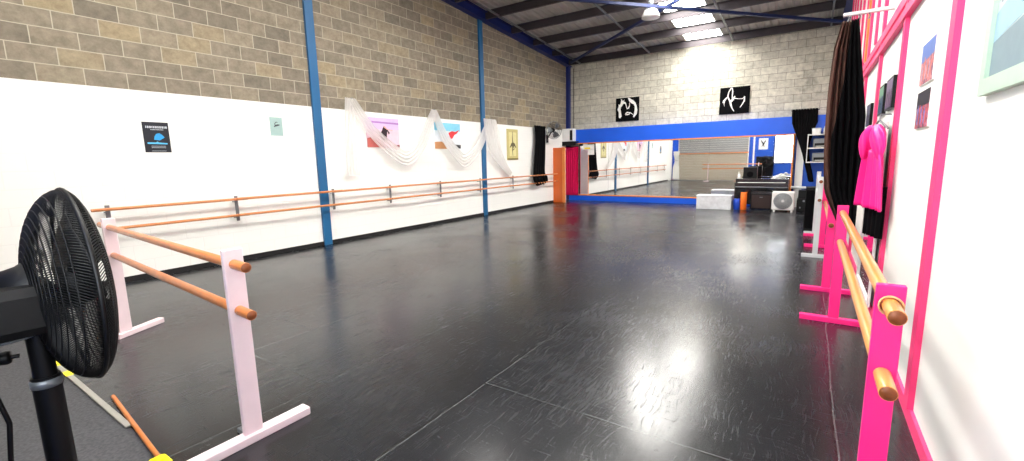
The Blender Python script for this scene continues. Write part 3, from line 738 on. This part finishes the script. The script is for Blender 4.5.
part(t, 'bottle_body', MB().lathe([(.04, 0), (.045, .01), (.045, .1), (.02, .13), (.02, .15)], (-1.8, 15.2, .902)), 'white')
part(t, 'pump', MB().lathe([(.01, 0), (.01, .04), (.014, .045)], (-1.8, 15.2, 1.053)).tube([(-1.8, 15.2, 1.09), (-1.84, 15.2, 1.085)], .006), 'white')
t = thing('paper_pile', 'crumpled white papers heaped on the right end of the piano', 'papers', (-.68, 15.17, .9))
rnd = random.Random(5)
for q in range(5):
    def fn(u, v, q=q):
        return Vector((-.84+.06*q+(u-.5)*.22+.02*math.sin(v*7+q), 15.17+(v-.5)*.2, .907+.012*q+.03*abs(math.sin(u*5+q*1.7))*math.sin(v*PI)+.06*(1-abs(u-.5)*2)*(q % 2)))
    part(t, 'crumpled_sheet', MB().grid(fn, 8, 8, smooth=False), 'offwhite', .002)
# black clutter between box fan and stands
t = thing('equipment_case', 'black stacked equipment case right of the white box fan', 'case', (-.15, 14.9, 0))
part(t, 'lower_case', MB().box((-.27, 14.75, 0), (.08, 15.15, .36), .012), 'black')
part(t, 'upper_case', MB().box((-.25, 14.78, .362), (.06, 15.12, .60), .012), 'black')
part(t, 'latch', MB().box((-.13, 14.742, .28), (-.08, 14.749, .33)), 'grey'); part(t, 'latch', MB().box((-.2, 14.742, .1), (-.17, 14.749, .14)), 'grey')
t = thing('piano_stool', 'low black stool with pale seat pad beside the equipment case', 'stool', (-.38, 15.3, 0))
part(t, 'seat', MB().box((-.46, 15.36, .60), (-.08, 15.7, .66), .02), 'greypaint')
for sx in (-.45, -.12):
    for sy in (15.38, 15.66): part(t, 'leg', MB().box((sx, sy, 0), (sx+.03, sy+.03, .60), .003), 'black')
t = thing('tall_speaker', 'tall black loudspeaker on the floor beside the grey barre stands', 'speaker', (.05, 11.1, 0))
part(t, 'speaker_cabinet', MB().box((-.055, 10.98, 0), (.26, 11.35, .92), .012), 'black')
part(t, 'speaker_grille', MB().box((-.04, 10.968, .08), (.245, 10.979, .86), .004), 'blackcloth')
# shelf with printers
t = thing('wall_shelf', 'white two-tier wall shelf to the right of the black tied curtain', 'shelf', (.2, 15.9, 1.3))
part(t, 'shelf_board', MB().box((-.14, 15.55, 1.34), (.58, YB-.062, 1.37), .003), 'white')
part(t, 'shelf_board', MB().box((-.14, 15.55, 1.74), (.58, YB-.062, 1.77), .003), 'white')
part(t, 'shelf_board', MB().box((-.14, 15.55, 2.12), (.58, YB-.062, 2.15), .003), 'white')
for x in (-.14, .555): part(t, 'side_panel', MB().box((x, 15.56, 1.37), (x+.02, YB-.062, 1.74), .002).box((x, 15.56, 1.77), (x+.02, YB-.062, 2.12), .002), 'white')
for z, nm, lb in ((1.372, 'printer', 'grey printer on the lower tier of the white wall shelf'), (1.772, 'audio_receiver', 'dark grey hi-fi receiver on the upper tier of the white wall shelf')):
    t = thing(nm, lb, nm.replace('_', ' '), (.2, 15.8, z))
    part(t, 'body', MB().box((.0, 15.6, z+.012), (.46, 15.98, z+.25), .015), 'grey')
    part(t, 'front_slot', MB().box((.04, 15.592, z+.05), (.38, 15.599, z+.12)), 'black')
    part(t, 'tray', MB().box((.08, 15.54, z+.03), (.3, 15.598, z+.045)), 'white')
    part(t, 'foot', MB().box((.03, 15.65, z), (.42, 15.68, z+.012)).box((.03, 15.9, z), (.42, 15.93, z+.012)), 'black')
t = thing('storage_tub', 'small white tub on top of the wall shelf', 'tub', (0, 15.8, 2.15))
part(t, 'tub_body', MB().lathe([(.09, 0), (.1, .01), (.11, .14), (.11, .15)], (.06, 15.8, 2.152)), 'white')
part(t, 'tub_lid', MB().lathe([(.115, .151), (.115, .17), (.1, .175)], (.06, 15.8, 2.152)), 'greypaint')
t = thing('storage_jar', 'small pale jar beside the tub on top of the wall shelf', 'jar', (.25, 15.8, 2.15))
part(t, 'jar_body', MB().lathe([(.06, 0), (.075, .01), (.075, .16), (.05, .19)], (.30, 15.8, 2.152)), 'greypaint')
part(t, 'jar_lid', MB().lathe([(.055, .191), (.055, .22)], (.30, 15.8, 2.152)), 'white')
# black tied curtain
t = thing('tied_curtain', 'black curtain gathered and tied, hanging over the blue band right of the mirror', 'curtain', (-.25, 15.85, 2.88))
part(t, 'curtain_cloth', ribbon_cloth([(-.26, 15.86, 2.87), (-.25, 15.84, 2.6), (-.22, 15.82, 2.25), (-.19, 15.80, 1.85), (-.13, 15.80, 1.45), (-.03, 15.80, 1.05), (.02, 15.80, .8)],
     [(.64, 0, 0), (.62, 0, 0), (.46, 0, 0), (.22, 0, 0), (.16, 0, 0), (.15, 0, 0), (.14, 0, 0)], .0, 5), 'blackcloth', .01)
mb = MB()
for q in range(9):
    x = -.54+.07*q
    mb.tube([(x, 15.85, 2.89), (x+.015, 15.83, 2.5), (-.24+(x+.26)*.5, 15.81, 2.1), (-.19+(x+.26)*.22, 15.79, 1.7), (-.12+(x+.26)*.16, 15.785, 1.4), (.0+(x+.26)*.15, 15.785, .95), (.03+(x+.26)*.15, 15.785, .78)], [.03, .035, .032, .025, .022, .02, .015], 6)
part(t, 'gathered_folds', mb, 'blackcloth')
part(t, 'curtain_rod', MB().tube([(-.6, 15.9, 2.86), (.1, 15.9, 2.86)], .015).box((-.3, 15.9, 2.70), (-.27, YB, 2.86)), 'black')
# ---------------------------------------------------------------- high bay lamp
t = thing('high_bay_lamp', 'white bell-shaped high bay lamp hanging under the roof', 'lamp', (-3.62, 11.9, 5.0))
lc = Vector((-3.62, 11.9, 5.06))
part(t, 'lamp_shade', MB().lathe([(.22, 0), (.215, .06), (.16, .18), (.08, .26), (.05, .3)], lc), 'white')
part(t, 'lamp_lens', MB().lathe([(.2, .012), (.2, .02)], lc), 'lamp')
part(t, 'lamp_housing', MB().lathe([(.06, .3), (.07, .31), (.07, .40), (.03, .42)], lc), 'grey')
part(t, 'hanging_rod', MB().tube([lc+Vector((0, 0, .42)), lc+Vector((0, 0, zr(11.9)+.26-5.06))], .01), 'grey')

# ---------------------------------------------------------------- rear wall (seen in the mirror)
rd = thing('roller_door', 'wide beige roller door with grey drum housing, seen in the mirror', 'door', (-5.5, YR, 0))
mb = MB()
for i in range(16): mb.box((-7.6, YR+.004, .02+i*.108), (-3.4, YR+.02+.008*(i % 2), .02+(i+1)*.108-.006))
part(rd, 'door_curtain', mb, 'beige')
mb = MB()
for i in range(8): mb.box((-7.6, YR+.004, 1.80+i*.14), (-3.4, YR+.04, 1.80+(i+1)*.14-.012), .006)
part(rd, 'upper_slats', mb, 'door_grey')
part(rd, 'header_beam', MB().box((-7.65, YR+.004, 1.75), (-3.35, YR+.07, 1.80), .004), 'orange_trim')
for x in (-7.66, -3.40): part(rd, 'guide_rail', MB().box((x, YR+.004, 0), (x+.055, YR+.06, 1.75), .004), 'white')
trim(MB().box((-8.05, YR, 0), (-7.67, YR+.03, 3.4)), 'blue')
trim(MB().box((-3.34, YR, 0), (-.2, YR+.012, 1.4)), 'blue_wall')
trim(MB().box((-3.34, YR, 1.4), (-1.98, YR+.012, 3.4)), 'blue_wall')
trim(MB().box((-3.12, YR+.012, 0), (-3.03, YR+.06, 3.4)), 'white')
tag(MB().box((-1.90, YR, 1.1), (-.42, YR+.02, 4.4)).build('window_2', 'window'), kind='structure')
tag(MB().box((-3.95, YR, 5.25), (-2.95, YR+.02, 5.98)).build('window_4', 'gable'), kind='structure')
mb = MB()
for x in (-1.95, -1.45, -.92, -.42): mb.box((x-.03, YR, 1.05), (x+.03, YR+.05, 4.45))
for z in (1.08, 2.1, 3.2, 4.43): mb.box((-1.98, YR, z-.025), (-.39, YR+.045, z+.025))
o = mb.build('window_frame', 'purlin'); o.parent = bpy.data.objects['window_2']
k = dict(org=(-2.32, YR+.012, 1.93), ux=(-.5, 0, 0), uz=(0, 0, .68), nrm=(0, 1, 0))
t = thing('framed_poster', 'white framed poster with a dark winged figure, on the blue rear wall', 'poster', (-2.57, YR+.012, 1.93))
shape(t, 'frame', SQ, k['org'], k['ux'], k['uz'], 0, .02, k['nrm'], 'white')
ribmb(t, 'printed_figure', [([(.25, .8), (.4, .6), (.5, .48), (.6, .6), (.78, .82)], [.08, .14, .2, .14, .08]), ([(.5, .5), (.45, .32), (.35, .2)], [.16, .08, .03]), ([(.52, .5), (.58, .34), (.68, .24)], [.12, .07, .03])], k['org'], k['ux'], k['uz'], .02, .022, k['nrm'], 'black')
t = thing('dark_cupboard', 'tall shallow black cupboard against the blue rear wall, seen in the mirror', 'cupboard', (-2.1, YR+.2, 0))
part(t, 'cupboard_body', MB().box((-2.92, YR+.014, 0), (-1.95, YR+.10, 1.5), .01), 'black')
for s in range(2): part(t, 'cupboard_door', MB().box((-2.90+.475*s, YR+.101, .04), (-2.44+.475*s, YR+.112, 1.47), .004), 'black')
wc = thing('white_curtain', 'white curtain tied back beside the roller door, seen in the mirror', 'curtain', (-7.7, YR+.1, 0))
part(wc, 'curtain_cloth', hang(-7.74, YR+.14, .03, 1.95, .40, .46, 5, .02, (1, 0, 0), (0, 1, 0), pinch=lambda v: 1-.55*math.exp(-((v-.32)/.16)**2)), 'offwhite', .004)
part(wc, 'tie_band', MB().box((-7.9, YR+.09, 1.32), (-7.66, YR+.20, 1.37), .01), 'greypaint')

# ---------------------------------------------------------------- near left portable barre
lb = thing('portable_barre', 'free-standing pale pink double barre with brown rails standing near the pedestal fan', 'ballet barre', (-2.65, 1.13, 0))
def lpost(x, y, yaw, w=.105, th=.03, h=1.15):
    R_ = Matrix.Translation((x, y, 0)) @ Matrix.Rotation(yaw, 4, 'Z')
    return MB().box((-th/2, -w/2, .05), (th/2, w/2, h), .004, mtx=R_), R_
m1, R1 = lpost(-2.64, 1.15, .0)
part(lb, 'post', m1, 'palepink')
part(lb, 'foot', MB().box((-.04, -.42, 0), (.04, .34, .05), .005, mtx=R1), 'palepink')
part(lb, 'brace_bracket', MB().box((-.16, -.02, 0.0), (-.04, .02, .03), .003, mtx=R1).tube([R1 @ Vector((-.12, 0, .03)), R1 @ Vector((-.07, 0, .10)), R1 @ Vector((-.02, 0, .12))], .007), 'grey')
FX, FY = -5.42, 1.34
m2_, R2 = lpost(FX, FY, .1, w=.10)
part(lb, 'post', m2_, 'palepink')
R3 = Matrix.Translation((FX, FY, 0)) @ Matrix.Rotation(.45, 4, 'Z')
part(lb, 'foot', MB().box((-.035, -.1, 0), (.035, .38, .05), .005, mtx=R3), 'palepink')
def pole(par, a, b, r, m, end='endgrain'):
    o = part(par, 'rail', MB().tube([a, b], r, 16), m)
    d = (Vector(b)-Vector(a)).normalized()
    wsub(o, 'rail_end', MB().lathe([(r*.93, 0), (r*.9, .002)], Vector(b), n=16, axis=d), end)
    return o
for z in (1.065, .80):
    d = (Vector((-2.64, 1.15, 0))-Vector((FX, FY, 0))).normalized()
    a = Vector((FX, FY, z))-d*.35; b = Vector((-2.64, 1.15, z))+d*.17
    pole(lb, a, b, .027, 'wood')

# ---------------------------------------------------------------- right side barres
def barre(label, x, ya, yb_, m, railm, w=.085, ov=(.18, .2), z=(1.055, .785), h=1.125, foot=(.27, .23), mirror_post=True):
    t = thing('portable_barre', label, 'ballet barre', (x, ya, 0))
    for y in (ya, yb_):
        part(t, 'post', MB().box((x-w/2, y-.016, .05), (x+w/2, y+.016, h), .003), m)
        part(t, 'foot', MB().box((x-foot[0], y-.035, 0), (x+foot[1], y+.035, .05), .004), m)
    for zz in z:
        pole(t, (x, yb_+ov[1], zz), (x, ya-ov[0], zz), .027, railm)
    return t
nb = barre('hot pink double barre nearest the camera on the right, honey wood rails', .272, 2.06, 5.08, 'pink', 'wood_r')
mb = MB()
for q in range(5):
    rr = .031+.001*q
    mb.tube([(.272+math.cos(a)*rr, 2.035-.004*q+.006*math.sin(a*2+q), 1.055+math.sin(a)*rr) for a in [2*PI*j/20 for j in range(20)]], .003, 5, closed=True)
part(nb, 'string_binding', mb, mat('twine', (214, 170, 120), .9, vary=.3, scale=60))
barre('hot pink barre standing end-on behind the nearest one, half under the brown curtain', .235, 6.22, 9.2, 'pink', 'wood_r', foot=(.25, .24), ov=(.03, .2))
barre('grey-white barre with pale posts beside the tall black speaker', .14, 8.28, 10.72, 'greypaint', 'greypaint', w=.07, ov=(.1, .15), foot=(.18, .15), h=1.25, z=(1.18, .9))
barre('far hot pink barre with its feet showing beyond the grey one', .36, 10.43, 12.9, 'pink', 'wood_r', foot=(.40, .12), w=.07)

# ---------------------------------------------------------------- brown curtain on its bracket
CY = 5.93
bc = thing('stage_curtain', 'tall dark brown curtain, shade painted black, hanging from a white bracket on the right wall', 'curtain', (.3, CY, 3.0))
def cur(u, v):
    z = 2.93+(.80-2.93)*v
    if v > .85: z -= (.04*math.sin(u*9)+.03)*(v-.85)/.15
    l0 = .135-.05*math.sin(min(v*1.1, 1)*PI)+.02*v; r0 = .30+.13*min(1, v*2.2)
    if v > .8: l0 += .16*((v-.8)/.2)**1.4
    if v < .12: l0 += .03*(1-v/.12)
    w = r0-l0
    off = math.sin(u*6*2*PI+1.3*math.sin(v*4))*.03*(1.1-.4*v)+math.sin(u*11*PI+v*5)*.012
    return Vector((l0+w*u, CY+off+.05*math.sin(u*PI), z))
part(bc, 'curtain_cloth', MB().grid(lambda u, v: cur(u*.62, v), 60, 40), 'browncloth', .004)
part(bc, 'painted_shade_side', MB().grid(lambda u, v: cur(.6+u*.4, v)+Vector((.0, -.012, 0)), 60, 40), 'blackcloth', .004)  # black cloth standing in for shade on the curtain's right side
part(bc, 'painted_shade_fold', MB().grid(lambda u, v: cur(1-(1-u)*(.40+.42*min(1, max(0, (v-.05)/.5))**1.2), v)+Vector((0, -.035, 0)), 60, 40), 'blackcloth', .004)  # shade over the brown cloth built as a black sheet, widening downwards
part(bc, 'bracket_bar', MB().box((.17, CY-.025, 2.975), (XR-.001, CY+.025, 3.005), .003), 'white')
part(bc, 'wall_plate', MB().box((XR-.03, CY-.05, 2.93), (XR-.001, CY+.05, 3.05), .004), 'white')
for x in (.21, .30, .38): part(bc, 'curtain_hook', MB().tube([(x, CY, 2.975), (x+.01, CY, 2.95), (x, CY, 2.92)], .006), 'grey')

# ---------------------------------------------------------------- tall white framed mirror on right wall and costume
dm = thing('framed_mirror', 'tall white framed mirror on the right wall behind the pink costume', 'mirror', (XR, 6.1, .1))
part(dm, 'mirror_glass', MB().box((XR-.036, 5.47, .14), (XR-.031, 6.7, 1.84)), 'mirror')
part(dm, 'frame', MB().box((XR-.05, 5.40, .1), (XR-.0305, 5.47, 1.88), .004).box((XR-.05, 6.7, .1), (XR-.0305, 6.765, 1.88), .004).box((XR-.05, 5.47, 1.84), (XR-.0305, 6.7, 1.88), .003).box((XR-.05, 5.47, .1), (XR-.0305, 6.7, .14), .003), 'white')
cs = thing('pink_costume', 'shiny hot pink satin costume with bunched sleeves hanging by the framed mirror', 'costume', (.5, 5.5, 1.85))
ca, cb = Vector((.415, 5.50, 0)), Vector((.545, 4.92, 0)); cd = (cb-ca); cn = Vector((-cd.y, cd.x, 0)).normalized()*-1
def cpt(s_, z, off): return ca+cd*s_+Vector((0, 0, z))+cn*off
def sleeve(s0, s1, mirror):
    def fn(u, v):
        w = math.sin(v*PI*.92+.15)**.6; a = u*2*PI
        c = s0+(s1-s0)*v; rad = .085*w*(1+.12*math.sin(a*5+v*6))
        return cpt(c, 1.84-.30*v+.03*math.sin(v*PI), 0.05)+cd.normalized()*math.cos(a)*rad*1.25+cn*math.sin(a)*rad*.55
    return MB().grid(fn, 40, 16)
part(cs, 'sleeve', sleeve(.46, .26, 0), 'satin'); part(cs, 'sleeve', sleeve(.70, .86, 1), 'satin')
def skirt(u, v):
    w = .44+.34*v**.7
    return cpt(.60+(u-.5)*w*1.4, 1.62-(.52)*v, .03+.022*math.sin(u*34)+.015*math.sin(u*13+2))
part(cs, 'skirt', MB().grid(skirt, 80, 16), 'satin', .004)
def under(u, v):
    return cpt(.56+(u-.5)*.66, 1.3-(.46)*v, -.02+.02*math.sin(u*26))
part(cs, 'black_underskirt', MB().grid(under, 60, 14), 'blackcloth', .004)
part(cs, 'hanger', MB().tube([cpt(.18, 1.80, .0), cpt(.5, 1.88, 0), cpt(.85, 1.80, 0)], .008).tube([cpt(.5, 1.88, 0), cpt(.52, 1.93, 0), (XR-.02, 5.42, 1.94)], .006), 'grey')

# ---------------------------------------------------------------- pictures on right wall
def rw(y0, y1, z0, z1): return dict(org=(XR, y0, z0), ux=(0, y1-y0, 0), uz=(0, 0, z1-z0), nrm=(-1, 0, 0))
def print_mat(cols, sc_=9):
    m, nt, p = new_mat('crowd_print'); N, L = nt.nodes, nt.links
    tc = N.new('ShaderNodeTexCoord'); n = N.new('ShaderNodeTexNoise'); n.inputs['Scale'].default_value = sc_*2.2; n.inputs['Detail'].default_value = 5; n.inputs['Roughness'].default_value = .7
    L.new(tc.outputs['Object'], n.inputs['Vector']); r = N.new('ShaderNodeValToRGB'); L.new(n.outputs['Fac'], r.inputs['Fac'])
    e = r.color_ramp.elements; e[0].position = .34; e[0].color = srgb(*cols[0]); e[1].position = .68; e[1].color = srgb(*cols[-1])
    for i, c in enumerate(cols[1:-1]):
        q = e.new(.34+.34*(i+1)/(len(cols)-1)); q.color = srgb(*c)
    L.new(r.outputs['Color'], p.inputs['Base Color']); p.inputs['Roughness'].default_value = .4
    return m
def photo(label, y0, y1, z0, z1, cols, fr=None, th=.012, cat='photo'):
    k = rw(y0, y1, z0, z1); t = thing('wall_photo', label, cat, (XR, (y0+y1)/2, z0))
    shape(t, 'backing', SQ, k['org'], k['ux'], k['uz'], 0, th, k['nrm'], fr or 'offwhite')
    m_ = .06 if fr else 0.0
    shape(t, 'print', [(m_, m_), (1-m_, m_), (1-m_, 1-m_), (m_, 1-m_)], k['org'], k['ux'], k['uz'], th, th+.001, k['nrm'], print_mat([tuple(int(c*.5) for c in cols[0]), cols[0], cols[2], cols[3]]))
    shape(t, 'upper_area', [(m_, .62), (1-m_, .55), (1-m_, 1-m_), (m_, 1-m_)], k['org'], k['ux'], k['uz'], th+.001, th+.0016, k['nrm'], flat(cols[1], 'print_upper'))
    rnd = random.Random(int(y0*100))
    for g_ in range(6):
        u = .1+.13*g_; h_ = .4+.2*rnd.random()
        shape(t, 'dancer_figure', [(u+.03, .1), (u+.09, .1), (u+.085, h_*.7), (u+.12, h_*.95), (u+.07, h_*.85), (u+.07, h_+.05), (u+.04, h_+.05), (u+.04, h_*.85), (u, h_*.9), (u+.035, h_*.7)], k['org'], k['ux'], k['uz'], th+.0016, th+.0022+.0001*g_, k['nrm'], flat(cols[2+g_ % 2], 'print_figure'))
photo('dancers under a blue sky, upper of the two unframed prints on the right wall', 3.86, 4.26, 2.045, 2.31, [(120, 70, 110), (90, 120, 190), (226, 130, 120), (200, 170, 190)])
photo('dark group photo of dancers, lower of the two unframed prints on the right wall', 3.84, 4.25, 1.755, 1.995, [(24, 20, 48), (16, 14, 26), (210, 90, 90), (120, 130, 200)])
photo('black framed purple-grey photo on the right wall, nearest to the two unframed prints', 5.43, 5.88, 2.0, 2.29, [(110, 76, 110), (130, 110, 140), (70, 50, 80), (150, 120, 140)], 'black', .03)
photo('black framed green and blue photo on the right wall above the framed mirror', 6.07, 6.48, 1.99, 2.295, [(30, 70, 110), (110, 160, 130), (20, 40, 70), (60, 110, 120)], 'black', .03)
photo('black framed dark photo on the right wall beyond the green and blue one', 7.29, 7.76, 1.94, 2.21, [(40, 40, 60), (60, 56, 80), (30, 30, 40), (90, 70, 90)], 'black', .03)
photo('black framed photo on the right wall, farthest before the brown curtain', 9.12, 9.48, 1.9, 2.22, [(40, 40, 46), (80, 80, 90), (30, 30, 40), (90, 90, 96)], 'black', .03)
k = rw(1.65, 2.75, 1.825, 2.75)
t = thing('framed_print', 'large pale green framed drawing in soft blues on the right wall close to the camera', 'picture', (XR, 2.2, 1.82))
for poly in ([(0, 0), (1, 0), (1, .07), (0, .07)], [(0, .93), (1, .93), (1, 1), (0, 1)], [(0, .07), (.06, .07), (.06, .93), (0, .93)], [(.94, .07), (1, .07), (1, .93), (.94, .93)]):
    shape(t, 'frame_bar', poly, k['org'], k['ux'], k['uz'], 0, .03, k['nrm'], 'green_frame')
shape(t, 'print', [(.06, .07), (.94, .07), (.94, .93), (.06, .93)], k['org'], k['ux'], k['uz'], 0, .015, k['nrm'], flat((186, 202, 200), 'pale_print'))
shape(t, 'blue_wash', [(.06, .2), (.3, .3), (.6, .28), (.94, .22), (.94, .34), (.7, .42), (.4, .46), (.06, .4)], k['org'], k['ux'], k['uz'], .015, .0158, k['nrm'], flat((150, 184, 200), 'blue_wash'))
shape(t, 'grey_ground', [(.06, .07), (.94, .07), (.94, .22), (.6, .27), (.3, .28), (.06, .2)], k['org'], k['ux'], k['uz'], .015, .0157, k['nrm'], flat((122, 142, 150), 'grey_ground'))
ribmb(t, 'drawn_lines', [([(.66, .93), (.7, .7), (.78, .5), (.9, .38)], [.02, .014, .01, .008]), ([(.7, .7), (.64, .5), (.66, .36)], [.012, .01, .008]), ([(.74, .62), (.86, .58), (.93, .52)], [.01, .008, .006]), ([(.5, .93), (.46, .6), (.4, .4)], [.014, .01, .008]), ([(.2, .8), (.35, .62), (.5, .55)], [.012, .01, .006])], k['org'], k['ux'], k['uz'], .0158, .0164, k['nrm'], flat((80, 100, 118), 'grey_line'))

# ---------------------------------------------------------------- pedestal fan close to the camera
pf = thing('pedestal_fan', 'large black industrial pedestal fan seen from behind at the left edge', 'fan', (-2.28, .32, 0))
FC = Vector((-2.325, .455, 1.165)); FA = Vector((.05, 1, 0)).normalized()
b_, f_, rm_, u_, w_ = cage(FC, FA, .365, .14, .08, 210, 11, .0019, seg=9)
part(pf, 'back_guard', b_, 'blackwire'); part(pf, 'front_guard', f_, 'blackwire'); part(pf, 'cage_rim', rm_, 'blackwire')
part(pf, 'blades', blades(FC, FA, u_, w_, .06, .31, 3, .3, .62), 'black', .004)
part(pf, 'hub', MB().lathe([(.02, .05), (.07, .04), (.08, 0), (.08, -.05)], FC, axis=FA), 'black')
hs = MB()
R_ = FA.to_track_quat('X', 'Z').to_matrix().to_4x4(); R_.translation = FC
hs.box((-.54, -.17, -.125), (-.06, .07, .045), .03, mtx=R_)
hb = part(pf, 'motor_housing', hs, 'black')
wsub(hb, 'rating_label', MB().box((-.36, -.13, .0455), (-.26, .0, .047), mtx=R_), 'offwhite')
wsub(hb, 'vent_cover', MB().lathe([(.085, -.20), (.1, -.15), (.12, -.12), (.12, -.11)], FC, axis=FA), 'black')
PX, PY = -2.35, .33
part(pf, 'upper_pole', MB().tube([(PX, PY, .82), (PX, PY, 1.08)], .034, 16), 'black')
part(pf, 'lower_pole', MB().tube([(PX, PY, .03), (PX, PY, .84)], .042, 16), 'black')
part(pf, 'collar', MB().lathe([(.046, 0), (.046, .03)], (PX, PY, .80), n=20), 'grey')
kn = part(pf, 'clamp_knob', MB().tube([(PX-.03, PY-.05, .93), (PX-.06, PY-.14, .93)], .008).lathe([(.022, 0), (.026, .01), (.022, .04)], (PX-.04, PY-.07, .93), axis=(-.3, -1, 0)), 'black')
part(pf, 'carry_ring', MB().tube([(PX-.02+math.cos(a)*.10, PY-.06+math.sin(a)*.10, 1.015+.01*math.sin(a)) for a in [2*PI*j/28 for j in range(28)]], .005, 6, closed=True), 'grey')
part(pf, 'base_plate', MB().lathe([(.30, 0), (.30, .012), (.27, .025), (.05, .04)], (PX, PY, 0), n=40), 'black')
part(pf, 'power_cable', MB().tube([(PX-.02, PY-.10, 1.06), (PX-.04, PY-.14, .98), (PX-.02, PY-.13, .84), (PX, PY-.11, .7), (PX-.01, PY-.125, .55), (PX-.04, PY-.12, .25), (PX-.08, PY-.15, .045)], .008, 6), 'black')

# ---------------------------------------------------------------- floor edge items
es = thing('edge_strip', 'worn grey aluminium strip along the edge of the black dance floor', 'floor strip', (-5, .79, 0))
part(es, 'strip', MB().box((-7.6, .775, 0.0), (-3.45, .81, .012), .003), 'alu')
part(es, 'yellow_tape', MB().box((-5.35, .77, .0122), (-5.05, .815, .0135)).box((-4.85, .77, .0122), (-4.72, .815, .0135)), 'yellow')
tag(MB().tube([(-4.0, .862, .0135), (-2.86, .765, .0135)], .013, 10).build('wooden_stick', 'wood'), 'thin brown wooden stick lying along the edge of the dance floor', 'stick')
t = thing('yellow_block', 'bright yellow plastic block on the floor at the bottom edge', 'block', (-2.83, .77, 0))
part(t, 'block_body', MB().box((-2.87, .70, .0), (-2.76, .79, .05), .012), 'yellow')
part(t, 'block_cap', MB().lathe([(.025, .05), (.025, .06), (.018, .064)], (-2.815, .745, 0)), 'yellow')

# ---------------------------------------------------------------- camera
cam = bpy.data.cameras.new('camera'); co = bpy.data.objects.new('camera', cam); COL.objects.link(co)
f_px = 445.8; yaw, pitch, roll = .589487, .156162, .0221
cy, sy = math.cos(yaw), math.sin(yaw); cp, sp = math.cos(pitch), math.sin(pitch); cr_, sr = math.cos(roll), math.sin(roll)
fwd = Vector((-sy*cp, cy*cp, -sp)); right = Vector((cy, sy, 0)); down = fwd.cross(right)
r2 = right*cr_+down*sr; d2 = down*cr_-right*sr
mw_ = Matrix((( r2.x, -d2.x, -fwd.x, 0), (r2.y, -d2.y, -fwd.y, 0), (r2.z, -d2.z, -fwd.z, 1.6), (0, 0, 0, 1)))
co.matrix_world = mw_
cam.sensor_width = 36; cam.lens = f_px*36/1024; cam.clip_start = .02
sc.camera = co

# ---------------------------------------------------------------- high bay lamp and added fill lights
def area(loc, size, power, col=(1, .97, .92), rot=(0, 0, 0), shape_='DISK'):
    l = bpy.data.lights.new('lamp_and_fill_light', 'AREA'); l.shape = shape_; l.size = size; l.energy = power; l.color = col
    o = bpy.data.objects.new('lamp_and_fill_light', l); COL.objects.link(o); o.location = loc; o.rotation_euler = rot
    return o
area((-3.62, 11.9, 5.04), .4, 150)
for x, y in ((-5.2, 6.6), (-1.6, 6.6), (-5.2, 1.6), (-1.6, 1.8)):  # unseen fill lights added to brighten the side walls, no fixtures
    area((x, y, zr(y)-.35), .45, 60)
w = bpy.data.worlds.new('world'); sc.world = w; w.use_nodes = True
w.node_tree.nodes['Background'].inputs[0].default_value = (.6, .7, .85, 1); w.node_tree.nodes['Background'].inputs[1].default_value = .5

vs_ = sc.view_settings; vs_.view_transform = 'Standard'; vs_.look = 'None'; vs_.gamma = 1; vs_.use_curve_mapping = False
vs_.exposure = 0.0
sc.cycles.max_bounces = 8
try: sc.cycles.use_denoising = True
except Exception: pass
